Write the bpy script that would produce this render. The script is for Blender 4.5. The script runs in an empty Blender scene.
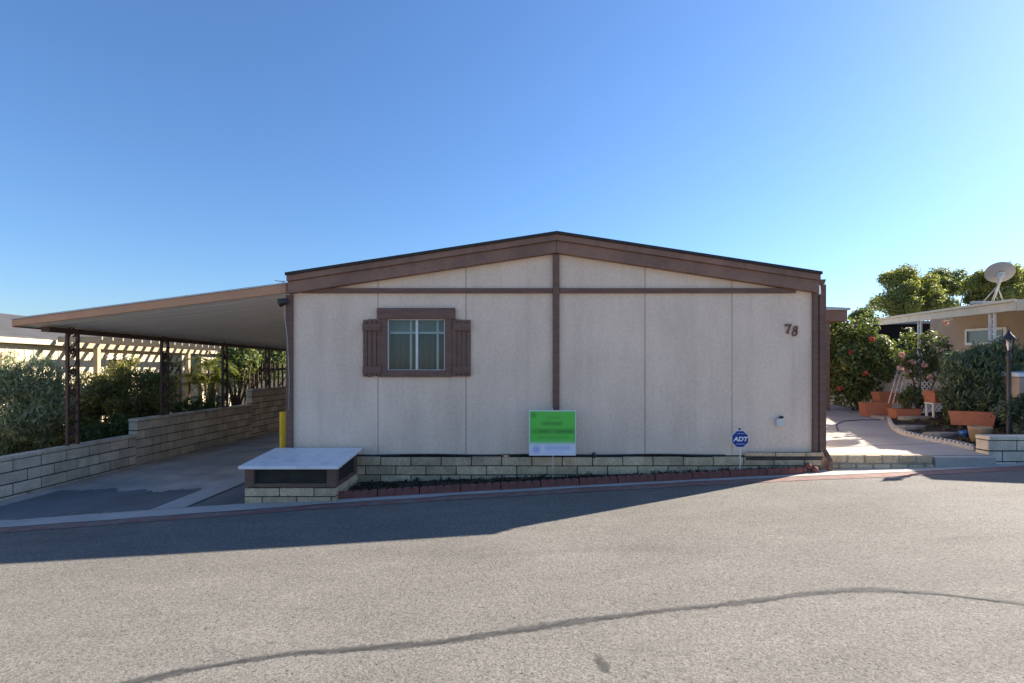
import bpy, math, random
import numpy as np
from mathutils import Vector, Matrix
R = math.radians
C = bpy.context.scene.collection
SC = bpy.context.scene

# ------------------------------------------------------------------ camera, sky, sun, exposure
CZ, F = 1.51, 512.0
cam_d = bpy.data.cameras.new('camera'); cam = bpy.data.objects.new('camera', cam_d); C.objects.link(cam)
cam.location = (0, 0, CZ); cam.rotation_euler = (R(90), 0, 0)
cam_d.lens = 18.0; cam_d.sensor_width = 36.0; cam_d.shift_y = 28.5/1024
cam_d.clip_start = .05; cam_d.clip_end = 3000
SC.camera = cam
SUN_EL, SUN_AZ = R(30.3), math.atan2(.895, .446)          # azimuth from +Y towards +X
w = bpy.data.worlds.new('World'); SC.world = w; w.use_nodes = True
nt = w.node_tree; bg = nt.nodes['Background']
sky = nt.nodes.new('ShaderNodeTexSky'); sky.sky_type = 'NISHITA'; sky.sun_disc = False
sky.sun_elevation = SUN_EL; sky.sun_rotation = SUN_AZ
sky.altitude = 0; sky.air_density = 1.3; sky.dust_density = 0.40; sky.ozone_density = 10
wb = nt.nodes.new('ShaderNodeVectorMath'); wb.operation = 'MULTIPLY'; wb.inputs[1].default_value = (1.02, .96, .955)
nt.links.new(sky.outputs[0], wb.inputs[0]); nt.links.new(wb.outputs[0], bg.inputs[0]); bg.inputs[1].default_value = 0.065
sd = bpy.data.lights.new('sun', 'SUN'); sd.energy = 4.7; sd.angle = R(.5); sd.color = (1, .89, .76)
sun = bpy.data.objects.new('sun', sd); C.objects.link(sun)
sv = Vector((math.sin(SUN_AZ)*math.cos(SUN_EL), math.cos(SUN_AZ)*math.cos(SUN_EL), math.sin(SUN_EL)))
sun.rotation_euler = sv.to_track_quat('Z', 'Y').to_euler(); sun.location = (20, 10, 20)
vs = SC.view_settings; vs.view_transform = 'Standard'; vs.look = 'None'; vs.gamma = 1; vs.use_curve_mapping = False
vs.exposure = 1.64
SC.render.engine = 'CYCLES'
SC.cycles.max_bounces = 6; SC.cycles.transparent_max_bounces = 12

# ------------------------------------------------------------------ small helpers
def PX(px, Y): return (px-512)/F*Y
def PZ(py, Y): return CZ+(370-py)/F*Y
ORG = {}
class MB:
    """collects shapes that become one mesh"""
    def __init__(s): s.v = []; s.f = []; s.m = []; s.cur = 0; s.sm = []; s.smooth = False
    def add(s, vs, fs):
        n = len(s.v); s.v += [tuple(p) for p in vs]
        for f in fs: s.f.append(tuple(i+n for i in f)); s.m.append(s.cur); s.sm.append(s.smooth)
        return s
    def box(s, x0, x1, y0, y1, z0, z1, rot=0, tilt=None):
        p = [Vector((x, y, z)) for z in (z0, z1) for x, y in ((x0, y0), (x1, y0), (x1, y1), (x0, y1))]
        if rot or tilt:
            c = Vector(((x0+x1)/2, (y0+y1)/2, (z0+z1)/2)); M = Matrix.Rotation(rot, 3, 'Z')
            if tilt: M = M @ Matrix.Rotation(tilt[0], 3, 'X') @ Matrix.Rotation(tilt[1], 3, 'Y')
            p = [c+M@(q-c) for q in p]
        return s.add(p, [(3, 2, 1, 0), (4, 5, 6, 7), (0, 1, 5, 4), (1, 2, 6, 5), (2, 3, 7, 6), (3, 0, 4, 7)])
    def prism_y(s, poly, y0, y1):                        # polygon in (x,z), extruded along y; counter-clockwise seen from -y
        n = len(poly)
        a = [(x, y0, z) for x, z in poly]; b = [(x, y1, z) for x, z in poly]
        return s.add(a+b, [tuple(range(n)), tuple(range(2*n-1, n-1, -1))]+[(i, i+n, (i+1) % n+n, (i+1) % n) for i in range(n)])
    def prism_x(s, poly, x0, x1):                        # polygon in (y,z)
        n = len(poly)
        a = [(x0, y, z) for y, z in poly]; b = [(x1, y, z) for y, z in poly]
        return s.add(a+b, [tuple(range(n-1, -1, -1)), tuple(range(n, 2*n))]+[(i, (i+1) % n, (i+1) % n+n, i+n) for i in range(n)])
    def slab(s, poly, zf, th):                           # polygon in (x,y), top at zf(x,y)
        n = len(poly)
        a = [(x, y, zf(x, y)) for x, y in poly]; b = [(x, y, zf(x, y)-th) for x, y in poly]
        return s.add(a+b, [tuple(range(n)), tuple(range(2*n-1, n-1, -1))]+[(i+n, (i+1) % n+n, (i+1) % n, i) for i in range(n)])
    def tube(s, pts, r, n=8, cap=True):
        pts = [Vector(p) for p in pts]; rs = r if isinstance(r, (list, tuple)) else [r]*len(pts)
        vs, fs = [], []; prev = None
        for i, p in enumerate(pts):
            t = (pts[min(i+1, len(pts)-1)]-pts[max(i-1, 0)]).normalized()
            u = prev if prev is not None else (Vector((1, 0, 0)) if abs(t.x) < .9 else Vector((0, 1, 0)))
            u = (u-t*u.dot(t)).normalized(); prev = u; b = t.cross(u)
            for k in range(n):
                a = 2*math.pi*k/n; vs.append(p+(u*math.cos(a)+b*math.sin(a))*rs[i])
        for i in range(len(pts)-1):
            for k in range(n): fs.append((i*n+k, i*n+(k+1) % n, (i+1)*n+(k+1) % n, (i+1)*n+k))
        if cap: fs += [tuple(range(n-1, -1, -1)), tuple(range((len(pts)-1)*n, len(pts)*n))]
        o = s.smooth; s.smooth = True; s.add(vs, fs); s.smooth = o; return s
    def lathe(s, prof, c, n=20):                         # profile of (radius, z)
        vs, fs = [], []
        for r, z in prof:
            for k in range(n): a = 2*math.pi*k/n; vs.append((c[0]+r*math.cos(a), c[1]+r*math.sin(a), c[2]+z))
        for i in range(len(prof)-1):
            for k in range(n): fs.append((i*n+k, i*n+(k+1) % n, (i+1)*n+(k+1) % n, (i+1)*n+k))
        o = s.smooth; s.smooth = True; s.add(vs, fs); s.smooth = o; return s
    def build(s, name, mats, parent=None, loc=None, bevel=0, xf=None):
        if xf: s.v = [xf(p) for p in s.v]
        if not isinstance(mats, (list, tuple)): mats = [mats]
        me = bpy.data.meshes.new(name); o = bpy.data.objects.new(name, me); C.objects.link(o)
        L = ORG[parent.name] if parent else Vector(loc or (0, 0, 0))
        me.from_pydata([(p[0]-L.x, p[1]-L.y, p[2]-L.z) for p in s.v], [], s.f)
        for m in mats: me.materials.append(m)
        me.polygons.foreach_set('material_index', s.m); me.polygons.foreach_set('use_smooth', s.sm)
        me.update()
        if parent: o.parent = parent
        else: o.location = L
        ORG[o.name] = L
        if bevel:
            b = o.modifiers.new('bevel', 'BEVEL'); b.width = bevel; b.segments = 2; b.limit_method = 'ANGLE'; b.angle_limit = R(40)
        return o
def tag(o, label=None, cat=None, group=None, kind=None):
    for k, v in (('label', label), ('category', cat), ('group', group), ('kind', kind)):
        if v: o[k] = v
    return o
def thing(name, label, cat, loc, group=None):
    o = bpy.data.objects.new(name, None); C.objects.link(o); o.location = loc; o.empty_display_size = .1
    ORG[o.name] = Vector(loc); return tag(o, label, cat, group)
def copy_tree(o, parent=None):
    c = o.copy(); C.objects.link(c); ORG[c.name] = ORG[o.name]
    if parent: c.parent = parent
    for ch in list(o.children): copy_tree(ch, c)
    return c

# ------------------------------------------------------------------ materials
def nn(nt, t, **k):
    n = nt.nodes.new(t)
    for a, v in k.items(): setattr(n, a, v)
    return n
def mat(name, c1, c2=None, scale=3, rough=.8, bump=0, bscale=60, island=0, stretch=(1, 1, 1), detail=6, metal=0, spec=.3, fine=.0, fscale=80, transl=0, mixpos=(.35, .65), streak=0):
    m = bpy.data.materials.new(name); m.use_nodes = True; nt = m.node_tree; L = nt.links.new
    p = nt.nodes['Principled BSDF']; p.inputs['Roughness'].default_value = rough; p.inputs['Metallic'].default_value = metal
    p.inputs['Specular IOR Level'].default_value = spec
    c2 = c2 or tuple(x*.75 for x in c1)
    tc = nn(nt, 'ShaderNodeTexCoord'); mp = nn(nt, 'ShaderNodeMapping'); mp.inputs['Scale'].default_value = stretch
    L(tc.outputs['Object'], mp.inputs[0])
    nz = nn(nt, 'ShaderNodeTexNoise'); nz.inputs['Scale'].default_value = scale; nz.inputs['Detail'].default_value = detail; nz.inputs['Roughness'].default_value = .62
    L(mp.outputs[0], nz.inputs['Vector'])
    mr = nn(nt, 'ShaderNodeMapRange'); mr.inputs['From Min'].default_value = mixpos[0]; mr.inputs['From Max'].default_value = mixpos[1]
    L(nz.outputs['Fac'], mr.inputs['Value']); fac = mr.outputs[0]
    mx = nn(nt, 'ShaderNodeMix', data_type='RGBA'); mx.inputs[6].default_value = (*c1, 1); mx.inputs[7].default_value = (*c2, 1)
    L(fac, mx.inputs[0]); col = mx.outputs[2]
    if island:
        g = nn(nt, 'ShaderNodeNewGeometry'); h = nn(nt, 'ShaderNodeMapRange')
        h.inputs['To Min'].default_value = 1-island; h.inputs['To Max'].default_value = 1+island
        L(g.outputs['Random Per Island'], h.inputs['Value'])
        v = nn(nt, 'ShaderNodeVectorMath', operation='SCALE'); L(col, v.inputs[0]); L(h.outputs[0], v.inputs['Scale']); col = v.outputs[0]
    if fine:
        n2 = nn(nt, 'ShaderNodeTexNoise'); n2.inputs['Scale'].default_value = fscale; n2.inputs['Detail'].default_value = 3
        L(tc.outputs['Object'], n2.inputs['Vector'])
        h = nn(nt, 'ShaderNodeMapRange'); h.inputs['From Min'].default_value = .3; h.inputs['From Max'].default_value = .7
        h.inputs['To Min'].default_value = 1-fine; h.inputs['To Max'].default_value = 1+fine
        L(n2.outputs['Fac'], h.inputs['Value'])
        v = nn(nt, 'ShaderNodeVectorMath', operation='SCALE'); L(col, v.inputs[0]); L(h.outputs[0], v.inputs['Scale']); col = v.outputs[0]
    if streak:                                    # rain marks running down the surface
        m4 = nn(nt, 'ShaderNodeMapping'); m4.inputs['Scale'].default_value = (7, 7, .35); L(tc.outputs['Object'], m4.inputs[0])
        n4 = nn(nt, 'ShaderNodeTexNoise'); n4.inputs['Scale'].default_value = 1; n4.inputs['Detail'].default_value = 6; L(m4.outputs[0], n4.inputs['Vector'])
        h = nn(nt, 'ShaderNodeMapRange'); h.inputs['From Min'].default_value = .52; h.inputs['From Max'].default_value = .75; h.inputs['To Min'].default_value = 1; h.inputs['To Max'].default_value = 1-streak
        L(n4.outputs['Fac'], h.inputs['Value'])
        v = nn(nt, 'ShaderNodeVectorMath', operation='SCALE'); L(col, v.inputs[0]); L(h.outputs[0], v.inputs['Scale']); col = v.outputs[0]
    L(col, p.inputs['Base Color'])
    if bump:
        n3 = nn(nt, 'ShaderNodeTexNoise'); n3.inputs['Scale'].default_value = bscale; n3.inputs['Detail'].default_value = 5
        L(mp.outputs[0] if stretch != (1, 1, 1) else tc.outputs['Object'], n3.inputs['Vector'])
        b = nn(nt, 'ShaderNodeBump'); b.inputs['Strength'].default_value = bump; b.inputs['Distance'].default_value = .01
        L(n3.outputs['Fac'], b.inputs['Height']); L(b.outputs[0], p.inputs['Normal'])
    if transl:
        t = nn(nt, 'ShaderNodeBsdfTranslucent'); ms = nn(nt, 'ShaderNodeMixShader'); ms.inputs[0].default_value = transl
        v = nn(nt, 'ShaderNodeVectorMath', operation='MULTIPLY'); L(col, v.inputs[0]); v.inputs[1].default_value = (1.5, 1.6, .7); L(v.outputs[0], t.inputs[0])
        L(p.outputs[0], ms.inputs[1]); L(t.outputs[0], ms.inputs[2]); L(ms.outputs[0], nt.nodes['Material Output'].inputs[0])
    m['col'] = 1
    return m
M = {}
M['stucco'] = mat('stucco siding', (.86, .68, .535), (.74, .58, .455), scale=1.9, rough=.9, bump=.45, bscale=40, fine=.07, fscale=26, stretch=(1, 1, .45), streak=.07)
M['stucco_dark'] = mat('siding backing', (.16, .14, .13))  # darkened to give the shade inside the panel grooves
M['brown'] = mat('brown painted wood', (.21, .122, .092), (.145, .086, .068), scale=4, rough=.7, bump=.15, bscale=30, stretch=(1, 1, 8), fine=.1)
M['fascia'] = mat('brown fascia paint', (.30, .172, .125), (.20, .118, .09), scale=2.5, rough=.7, bump=.15, bscale=25, fine=.12, fscale=20)
M['tanfascia'] = mat('tan carport fascia', (.60, .32, .185), (.50, .265, .15), scale=2, rough=.6)
M['shingle'] = mat('dark shingle', (.06, .055, .055), (.04, .037, .037), scale=12, rough=.95, bump=.5, bscale=40)
M['block'] = mat('slump block', (.66, .49, .31), (.46, .345, .215), scale=5, rough=.92, bump=.8, bscale=26, island=.22, fine=.18, fscale=38, streak=.15)
M['mortar'] = mat('mortar', (.085, .08, .07), (.055, .05, .045), scale=6, rough=.95, bump=.3)
M['gblock'] = mat('grey block', (.70, .61, .48), (.50, .435, .345), scale=4, rough=.92, bump=.6, bscale=32, island=.18, fine=.14, fscale=45, streak=.15)
M['gmortar'] = mat('grey mortar', (.085, .082, .075), (.06, .057, .052), scale=6, rough=.95, bump=.3)
M['conc'] = mat('concrete', (.40, .375, .34), (.30, .28, .25), scale=1.6, rough=.9, bump=.2, bscale=70, fine=.08, fscale=60)
M['conc_light'] = mat('pale concrete', (.50, .47, .43), (.40, .375, .34), scale=2, rough=.9, bump=.2, bscale=70, fine=.08)
M['pathc'] = mat('path concrete', (.45, .415, .365), (.35, .325, .285), scale=1.1, rough=.9, bump=.15, bscale=70, fine=.08)
M['drive'] = mat('driveway concrete', (.54, .505, .45), (.32, .30, .265), scale=1.4, rough=.85, bump=.2, bscale=70, fine=.12)
M['patch'] = mat('dark driveway asphalt', (.14, .138, .135), (.20, .195, .188), scale=1.2, rough=.85, bump=.3, bscale=80, fine=.2, fscale=120)
M['redline'] = mat('worn red kerb paint', (.235, .115, .098), (.24, .195, .17), scale=7, rough=.85, bump=.25, bscale=80, fine=.2, fscale=90, mixpos=(.38, .66))
M['redbrick'] = mat('terracotta edging', (.26, .095, .075), (.18, .075, .062), scale=8, rough=.85, bump=.4, bscale=50, island=.15)
M['soil'] = mat('soil', (.06, .045, .034), (.035, .027, .02), scale=14, rough=1, bump=1, bscale=35)
M['ground'] = mat('dirt ground', (.32, .275, .225), (.25, .215, .175), scale=.4, rough=1, bump=.4)
M['white'] = mat('white paint', (.78, .77, .74), (.68, .67, .64), scale=4, rough=.6)
M['alu'] = mat('white aluminium', (.72, .72, .70), (.62, .62, .6), scale=6, rough=.35, spec=.5)
M['lid'] = mat('pale lid paint', (.82, .82, .82), (.56, .555, .54), scale=4.5, rough=.38, bump=.15, fine=.07, mixpos=(.5, .78))
M['soffit'] = mat('white soffit', (.88, .86, .82), (.80, .78, .74), scale=1.2, rough=.6, stretch=(1, 3, 1))
M['yellow'] = mat('yellow safety paint', (.80, .52, .02), (.68, .43, .02), scale=7, rough=.45)
M['dark'] = mat('dark void', (.012, .011, .011), rough=.9)  # near-black colour in place of unlit interiors
M['black'] = mat('black metal', (.022, .02, .022), (.035, .032, .034), scale=20, rough=.4, spec=.5)
M['ironbrown'] = mat('brown iron', (.085, .05, .043), (.06, .037, .032), scale=10, rough=.55)
M['cream'] = mat('cream siding', (.60, .525, .37), (.54, .47, .33), scale=1.5, rough=.8)
M['creamtrim'] = mat('cream trim', (.70, .63, .48), (.62, .55, .42), scale=3, rough=.7)
M['pergola'] = mat('pergola paint', (.40, .325, .215), (.33, .27, .18), scale=3, rough=.7)
M['greyroof'] = mat('grey shingle roof', (.09, .087, .088), (.062, .061, .062), scale=9, rough=.95, bump=.4, bscale=30, stretch=(1, .4, 1))
M['tanwall'] = mat('tan stucco', (.40, .30, .21), (.35, .265, .185), scale=1.5, rough=.9, bump=.2)
M['nfascia'] = mat('pale roof fascia', (.68, .60, .44), (.58, .515, .38), scale=2.5, rough=.55)
M['terra'] = mat('terracotta plastic', (.43, .165, .095), (.35, .135, .08), scale=5, rough=.65, fine=.06)
M['pot'] = mat('tan pot', (.36, .27, .17), (.27, .2, .125), scale=6, rough=.85, bump=.2)
M['bluepot'] = mat('blue glazed pot', (.04, .13, .33), (.03, .09, .25), scale=5, rough=.25, spec=.5)
M['dish'] = mat('grey dish', (.27, .27, .28), (.23, .23, .24), scale=3, rough=.5)
M['galv'] = mat('galvanised steel', (.5, .5, .5), (.4, .4, .4), scale=15, rough=.45, metal=.4)
M['steelbeige'] = mat('beige enamel', (.48, .36, .27), (.42, .31, .23), scale=5, rough=.5)
M['blue'] = mat('sign blue', (.012, .04, .25), (.012, .035, .21), scale=6, rough=.4)
M['signwhite'] = mat('sign white', (.78, .8, .84), (.72, .74, .8), scale=8, rough=.45)
M['number'] = mat('brown number plastic', (.27, .135, .09), rough=.5)
M['curtain'] = mat('window blind cloth', (.21, .22, .225), (.11, .115, .12), scale=3, rough=.9, stretch=(14, 1, .3))
M['bark'] = mat('bark', (.13, .10, .075), (.08, .06, .045), scale=8, rough=.95, bump=.8, bscale=25)
M['stake'] = mat('bleached stake', (.62, .55, .52), (.5, .44, .42), scale=10, rough=.8)
M['stone'] = mat('stepping stone', (.36, .32, .25), (.26, .23, .18), scale=5, rough=.95, bump=.5, bscale=25)
M['wire'] = mat('grey cable', (.45, .44, .42), rough=.6)
M['screen'] = mat('dark insect screen', (.03, .028, .026), (.05, .046, .042), scale=5, rough=.8)
def leafmat(n, a, b, tr=.3): return mat(n, a, b, scale=2.0, rough=.55, island=.4, transl=tr, spec=.3)
M['lf_grey'] = leafmat('grey green leaf', (.40, .41, .26), (.27, .29, .165))
M['lf_dark'] = leafmat('dark green leaf', (.10, .135, .052), (.065, .095, .038))
M['lf_mid'] = leafmat('mid green leaf', (.155, .195, .07), (.105, .14, .05))
M['lf_olive'] = leafmat('olive green leaf', (.31, .28, .11), (.20, .195, .07), .4)
M['lf_pine'] = leafmat('yellow green crown leaf', (.29, .285, .09), (.17, .195, .075), .4)
M['lf_yel'] = leafmat('yellow green frond', (.17, .18, .045), (.11, .13, .03), .45)
M['lf_blue'] = leafmat('blue green leaf', (.12, .16, .105), (.08, .115, .076))
M['lf_brown'] = leafmat('dry leaf', (.17, .12, .065), (.11, .08, .045))
M['lf_litter'] = leafmat('rotting leaf', (.05, .035, .026), (.03, .022, .018), .05)
M['pet_red'] = mat('red petal', (.50, .10, .08), (.42, .07, .06), rough=.6, transl=.2, island=.2)
M['pet_pink'] = mat('pale pink petal', (.62, .40, .37), (.55, .32, .30), rough=.6, transl=.2, island=.2)
M['pet_white'] = mat('white petal', (.72, .70, .64), (.62, .6, .55), rough=.6, transl=.2)

def asphalt():
    m = bpy.data.materials.new('road asphalt'); m.use_nodes = True; nt = m.node_tree; L = nt.links.new  # plain road asphalt, one base tone with speckle and stains
    p = nt.nodes['Principled BSDF']; p.inputs['Roughness'].default_value = .88; p.inputs['Specular IOR Level'].default_value = .3
    tc = nn(nt, 'ShaderNodeTexCoord')
    def noise(s, d, lo, hi, a, b, st=None):
        n = nn(nt, 'ShaderNodeTexNoise'); n.inputs['Scale'].default_value = s; n.inputs['Detail'].default_value = d; n.inputs['Roughness'].default_value = .65
        src = tc.outputs['Object']
        if st: mp = nn(nt, 'ShaderNodeMapping'); mp.inputs['Scale'].default_value = st; mp.inputs['Rotation'].default_value = (0, 0, R(-8)); L(src, mp.inputs[0]); src = mp.outputs[0]
        L(src, n.inputs['Vector'])
        r = nn(nt, 'ShaderNodeMapRange'); 
        for k, v in zip(('From Min', 'From Max', 'To Min', 'To Max'), (lo, hi, a, b)): r.inputs[k].default_value = v
        L(n.outputs['Fac'], r.inputs['Value']); return r.outputs[0]
    def mul(a, b):
        q = nn(nt, 'ShaderNodeMath', operation='MULTIPLY'); L(a, q.inputs[0]); L(b, q.inputs[1]); return q.outputs[0]
    f = mul(noise(.35, 5, .3, .7, .84, 1.14), noise(2.2, 6, .3, .7, .90, 1.09, (.5, 1.6, 1)))
    f = mul(f, noise(44, 3, .3, .7, .84, 1.16))
    f = mul(f, noise(.9, 7, .54, .78, 1.0, .72, (.35, 1.5, 1)))      # darker stains drawn out along the road
    f = mul(f, noise(.5, 4, .5, .75, 1.0, 1.13, (.12, 1.0, 1)))     # paler worn wheel tracks
    vo = nn(nt, 'ShaderNodeTexVoronoi'); vo.inputs['Scale'].default_value = 120; L(tc.outputs['Object'], vo.inputs['Vector'])
    bw = nn(nt, 'ShaderNodeSeparateColor'); L(vo.outputs['Color'], bw.inputs[0])
    r = nn(nt, 'ShaderNodeMapRange'); r.inputs['To Min'].default_value = .66; r.inputs['To Max'].default_value = 1.32; L(bw.outputs[0], r.inputs['Value'])
    f = mul(f, r.outputs[0])
    # dark pin holes between the stones
    n = nn(nt, 'ShaderNodeTexNoise'); n.inputs['Scale'].default_value = 60; n.inputs['Detail'].default_value = 4; L(tc.outputs['Object'], n.inputs['Vector'])
    r2 = nn(nt, 'ShaderNodeMapRange'); r2.inputs['From Min'].default_value = .60; r2.inputs['From Max'].default_value = .70; r2.inputs['To Min'].default_value = 1; r2.inputs['To Max'].default_value = .42
    L(n.outputs['Fac'], r2.inputs['Value']); f = mul(f, r2.outputs[0])
    v = nn(nt, 'ShaderNodeVectorMath', operation='SCALE'); v.inputs[0].default_value = (.176, .1665, .147); L(f, v.inputs['Scale'])
    L(v.outputs[0], p.inputs['Base Color'])
    b = nn(nt, 'ShaderNodeBump'); b.inputs['Strength'].default_value = .5; b.inputs['Distance'].default_value = .006
    L(f, b.inputs['Height']); L(b.outputs[0], p.inputs['Normal'])
    return m
M['asphalt'] = asphalt()
def crackmat(name, col, dens):
    m = bpy.data.materials.new(name); m.use_nodes = True; nt = m.node_tree; L = nt.links.new
    p = nt.nodes['Principled BSDF']; p.inputs['Roughness'].default_value = .8
    tc = nn(nt, 'ShaderNodeTexCoord'); uv = nn(nt, 'ShaderNodeUVMap'); sp = nn(nt, 'ShaderNodeSeparateXYZ'); L(uv.outputs[0], sp.inputs[0])
    a = nn(nt, 'ShaderNodeMath', operation='SUBTRACT'); L(sp.outputs[1], a.inputs[0]); a.inputs[1].default_value = .5
    b = nn(nt, 'ShaderNodeMath', operation='ABSOLUTE'); L(a.outputs[0], b.inputs[0])
    n = nn(nt, 'ShaderNodeTexNoise'); n.inputs['Scale'].default_value = 22; n.inputs['Detail'].default_value = 9; n.inputs['Roughness'].default_value = .75; L(tc.outputs['Object'], n.inputs['Vector'])
    c = nn(nt, 'ShaderNodeMath', operation='MULTIPLY_ADD'); L(b.outputs[0], c.inputs[0]); c.inputs[1].default_value = 1.5; L(n.outputs['Fac'], c.inputs[2])
    r = nn(nt, 'ShaderNodeMapRange'); r.inputs['From Min'].default_value = .66; r.inputs['From Max'].default_value = 1.05; r.inputs['To Min'].default_value = dens; r.inputs['To Max'].default_value = 0
    L(c.outputs[0], r.inputs['Value'])
    p.inputs['Base Color'].default_value = (*col, 1)
    t = nn(nt, 'ShaderNodeBsdfTransparent'); ms = nn(nt, 'ShaderNodeMixShader'); L(r.outputs[0], ms.inputs[0]); L(t.outputs[0], ms.inputs[1]); L(p.outputs[0], ms.inputs[2])
    L(ms.outputs[0], nt.nodes['Material Output'].inputs[0]); return m
M['crack'] = crackmat('worn tar seam', (.075, .074, .072), .72)
M['crackcore'] = crackmat('dark crack', (.045, .045, .045), .3)
M['spot'] = crackmat('oil spot', (.05, .05, .05), .55)
def glassmat(name, tint=(.75, .8, .8), gl=.25):
    m = bpy.data.materials.new(name); m.use_nodes = True; nt = m.node_tree; L = nt.links.new
    t = nn(nt, 'ShaderNodeBsdfTransparent'); t.inputs[0].default_value = (*tint, 1)
    g = nn(nt, 'ShaderNodeBsdfGlossy'); g.inputs['Roughness'].default_value = .03
    ms = nn(nt, 'ShaderNodeMixShader'); ms.inputs[0].default_value = gl
    L(t.outputs[0], ms.inputs[1]); L(g.outputs[0], ms.inputs[2]); L(ms.outputs[0], nt.nodes['Material Output'].inputs[0]); return m
M['glass'] = glassmat('window glass', (.8, .85, .85), gl=.035)
M['lampglass'] = glassmat('lantern glass', (.9, .9, .88), .15)
M['darkglass'] = mat('dark window glass', (.02, .025, .025), rough=.08, spec=.6)

# ------------------------------------------------------------------ ground heights
GX = [-400, -60, -12, -6.5, -2, 0, 2, 4, 6, 8, 14, 60, 400]; GZ = [-1.2, -.6, -.28, -.153, -.047, .01, .07, .14, .18, .22, .3, .6, 1.2]
def g(x): return float(np.interp(x, GX, GZ))
KX = [-60, -20, -12, -5.22, -1.86, 0, 2.36, 4.4, 6.9, 12, 60]; KY = [-14, .3, 2.95, 5.22, 5.93, 6.2, 6.45, 6.56, 6.88, 8.0, 22]
def ky(x): return float(np.interp(x, KX, KY))
def strip(name, xs, off0, off1, z, m, kind='structure', wob=0):
    b = MB(); rnd = random.Random(5)
    for i, x in enumerate(xs):
        o0 = off0(x) if callable(off0) else off0; o1 = off1(x) if callable(off1) else off1
        if wob: o0 += rnd.uniform(-wob, wob); o1 += rnd.uniform(-wob, wob)
        b.v += [(x, ky(x)+o0, g(x)+z), (x, ky(x)+o1, g(x)+z)]
    n = len(xs); b.f = [(2*i, 2*i+2, 2*i+3, 2*i+1) for i in range(n-1)]; b.m = [0]*(n-1); b.sm = [True]*(n-1)
    return tag(b.build(name, m), kind=kind)
xs = sorted(set([-400, -60, -40, -20]+list(np.arange(-14, 14.01, .25))+[16, 20, 30, 40, 60, 400]))
b = MB()
ys = [-400, -40, -12, 0, 4, 8, 12, 20, 30, 60, 400, 1500]
for x in xs: b.v += [(x, y, g(x)-.02) for y in ys]
ny = len(ys)
b.f = [(i*ny+j, (i+1)*ny+j, (i+1)*ny+j+1, i*ny+j+1) for i in range(len(xs)-1) for j in range(ny-1)]; b.m = [0]*len(b.f); b.sm = [True]*len(b.f)
tag(b.build('ground', M['ground']), kind='structure')
rx = [x for x in xs if -60 <= x <= 60]
b = MB()
for x in rx:
    b.v += [(x, -7+.25*x, g(x)), (x, ky(x)-.12, g(x))]
b.f = [(2*i, 2*i+2, 2*i+3, 2*i+1) for i in range(len(rx)-1)]; b.m = [0]*len(b.f); b.sm = [True]*len(b.f)
tag(b.build('road', M['asphalt']), kind='structure')
strip('kerb_line', rx, -.125, .085, .004, M['redline'], wob=.012)
strip('gutter', rx, .085, .40, .008, M['conc_light'], wob=.012)
# strip of dark ground between gutter and house / driveway surfaces
def flat(name, poly, z, m, n=12):
    """sheet following the ground, polygon given as (x, y0, y1) columns"""
    b = MB()
    for x, y0, y1 in poly: b.v += [(x, y0, g(x)+z), (x, y1, g(x)+z)]
    b.f = [(2*i, 2*i+2, 2*i+3, 2*i+1) for i in range(len(poly)-1)]; b.m = [0]*len(b.f); b.sm = [True]*len(b.f)
    return tag(b.build(name, m), kind='structure')
xd = list(np.linspace(-6.5, -4.12, 12))
flat('driveway', [(x, ky(x)+.395, 16.5) for x in xd], .000, M['drive'])
rnd = random.Random(3)
flat('driveway_patch', [(x, ky(x)+.40+.35*max(0, (-5.4-x))+rnd.uniform(0, .07), 6.95+.1*math.sin(x*3)+.05*math.sin(x*11)+rnd.uniform(-.05, .05)) for x in np.linspace(-6.2, -4.12, 44)], .004, M['patch'])
flat('driveway_strip', [(x, ky(x)+.395, 16.5) for x in (-4.13, -3.95, -3.78)], .012, M['conc_light'])
flat('side_asphalt', [(x, ky(x)+.39, 16.5) for x in (-3.785, -3.4, -3.0, -2.0)], .002, M['patch'])

# tar seam in the road
def ground_at(px, py):
    u = (px-512)/F; v = (py-370)/F; Y = 4.
    for _ in range(30): Y = (CZ-g(u*Y))/v
    return Vector((u*Y, Y, g(u*Y)))
def ribbon(name, pts, wd, z, m, label=None):
    b = MB(); n = len(pts); uv = []
    for i, p in enumerate(pts):
        t = (pts[min(i+1, n-1)]-pts[max(i-1, 0)]); t.z = 0; t.normalize(); s = Vector((-t.y, t.x, 0)); w_ = wd[i] if isinstance(wd, list) else wd
        a, c = p-s*w_/2, p+s*w_/2
        b.v += [(a.x, a.y, g(a.x)+z), (c.x, c.y, g(c.x)+z)]
    b.f = [(2*i, 2*i+2, 2*i+3, 2*i+1) for i in range(n-1)]; b.m = [0]*(n-1); b.sm = [False]*(n-1)
    o = b.build(name, m); u = o.data.uv_layers.new(name='UVMap')
    for pl in o.data.polygons:
        for li, vi in zip(pl.loop_indices, pl.vertices): u.data[li].uv = (vi//2*.1, vi % 2)
    return tag(o, kind='structure')
key = [(60, 700), (140, 681), (200, 668), (300, 653), (400, 646), (450, 641), (540, 627), (610, 617), (690, 608), (740, 603), (790, 596), (850, 590), (890, 590), (950, 595), (1024, 604), (1100, 612), (1250, 618)]
kp = np.array(key, float); tt = np.linspace(0, len(key)-1, 220)
sx = np.interp(tt, range(len(key)), kp[:, 0]); sy = np.interp(tt, range(len(key)), kp[:, 1])
for _ in range(2):
    sx[1:-1] = (sx[:-2]+2*sx[1:-1]+sx[2:])/4; sy[1:-1] = (sy[:-2]+2*sy[1:-1]+sy[2:])/4
rnd = random.Random(9)
pts = [ground_at(x, y) for x, y in zip(sx, sy)]
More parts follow.
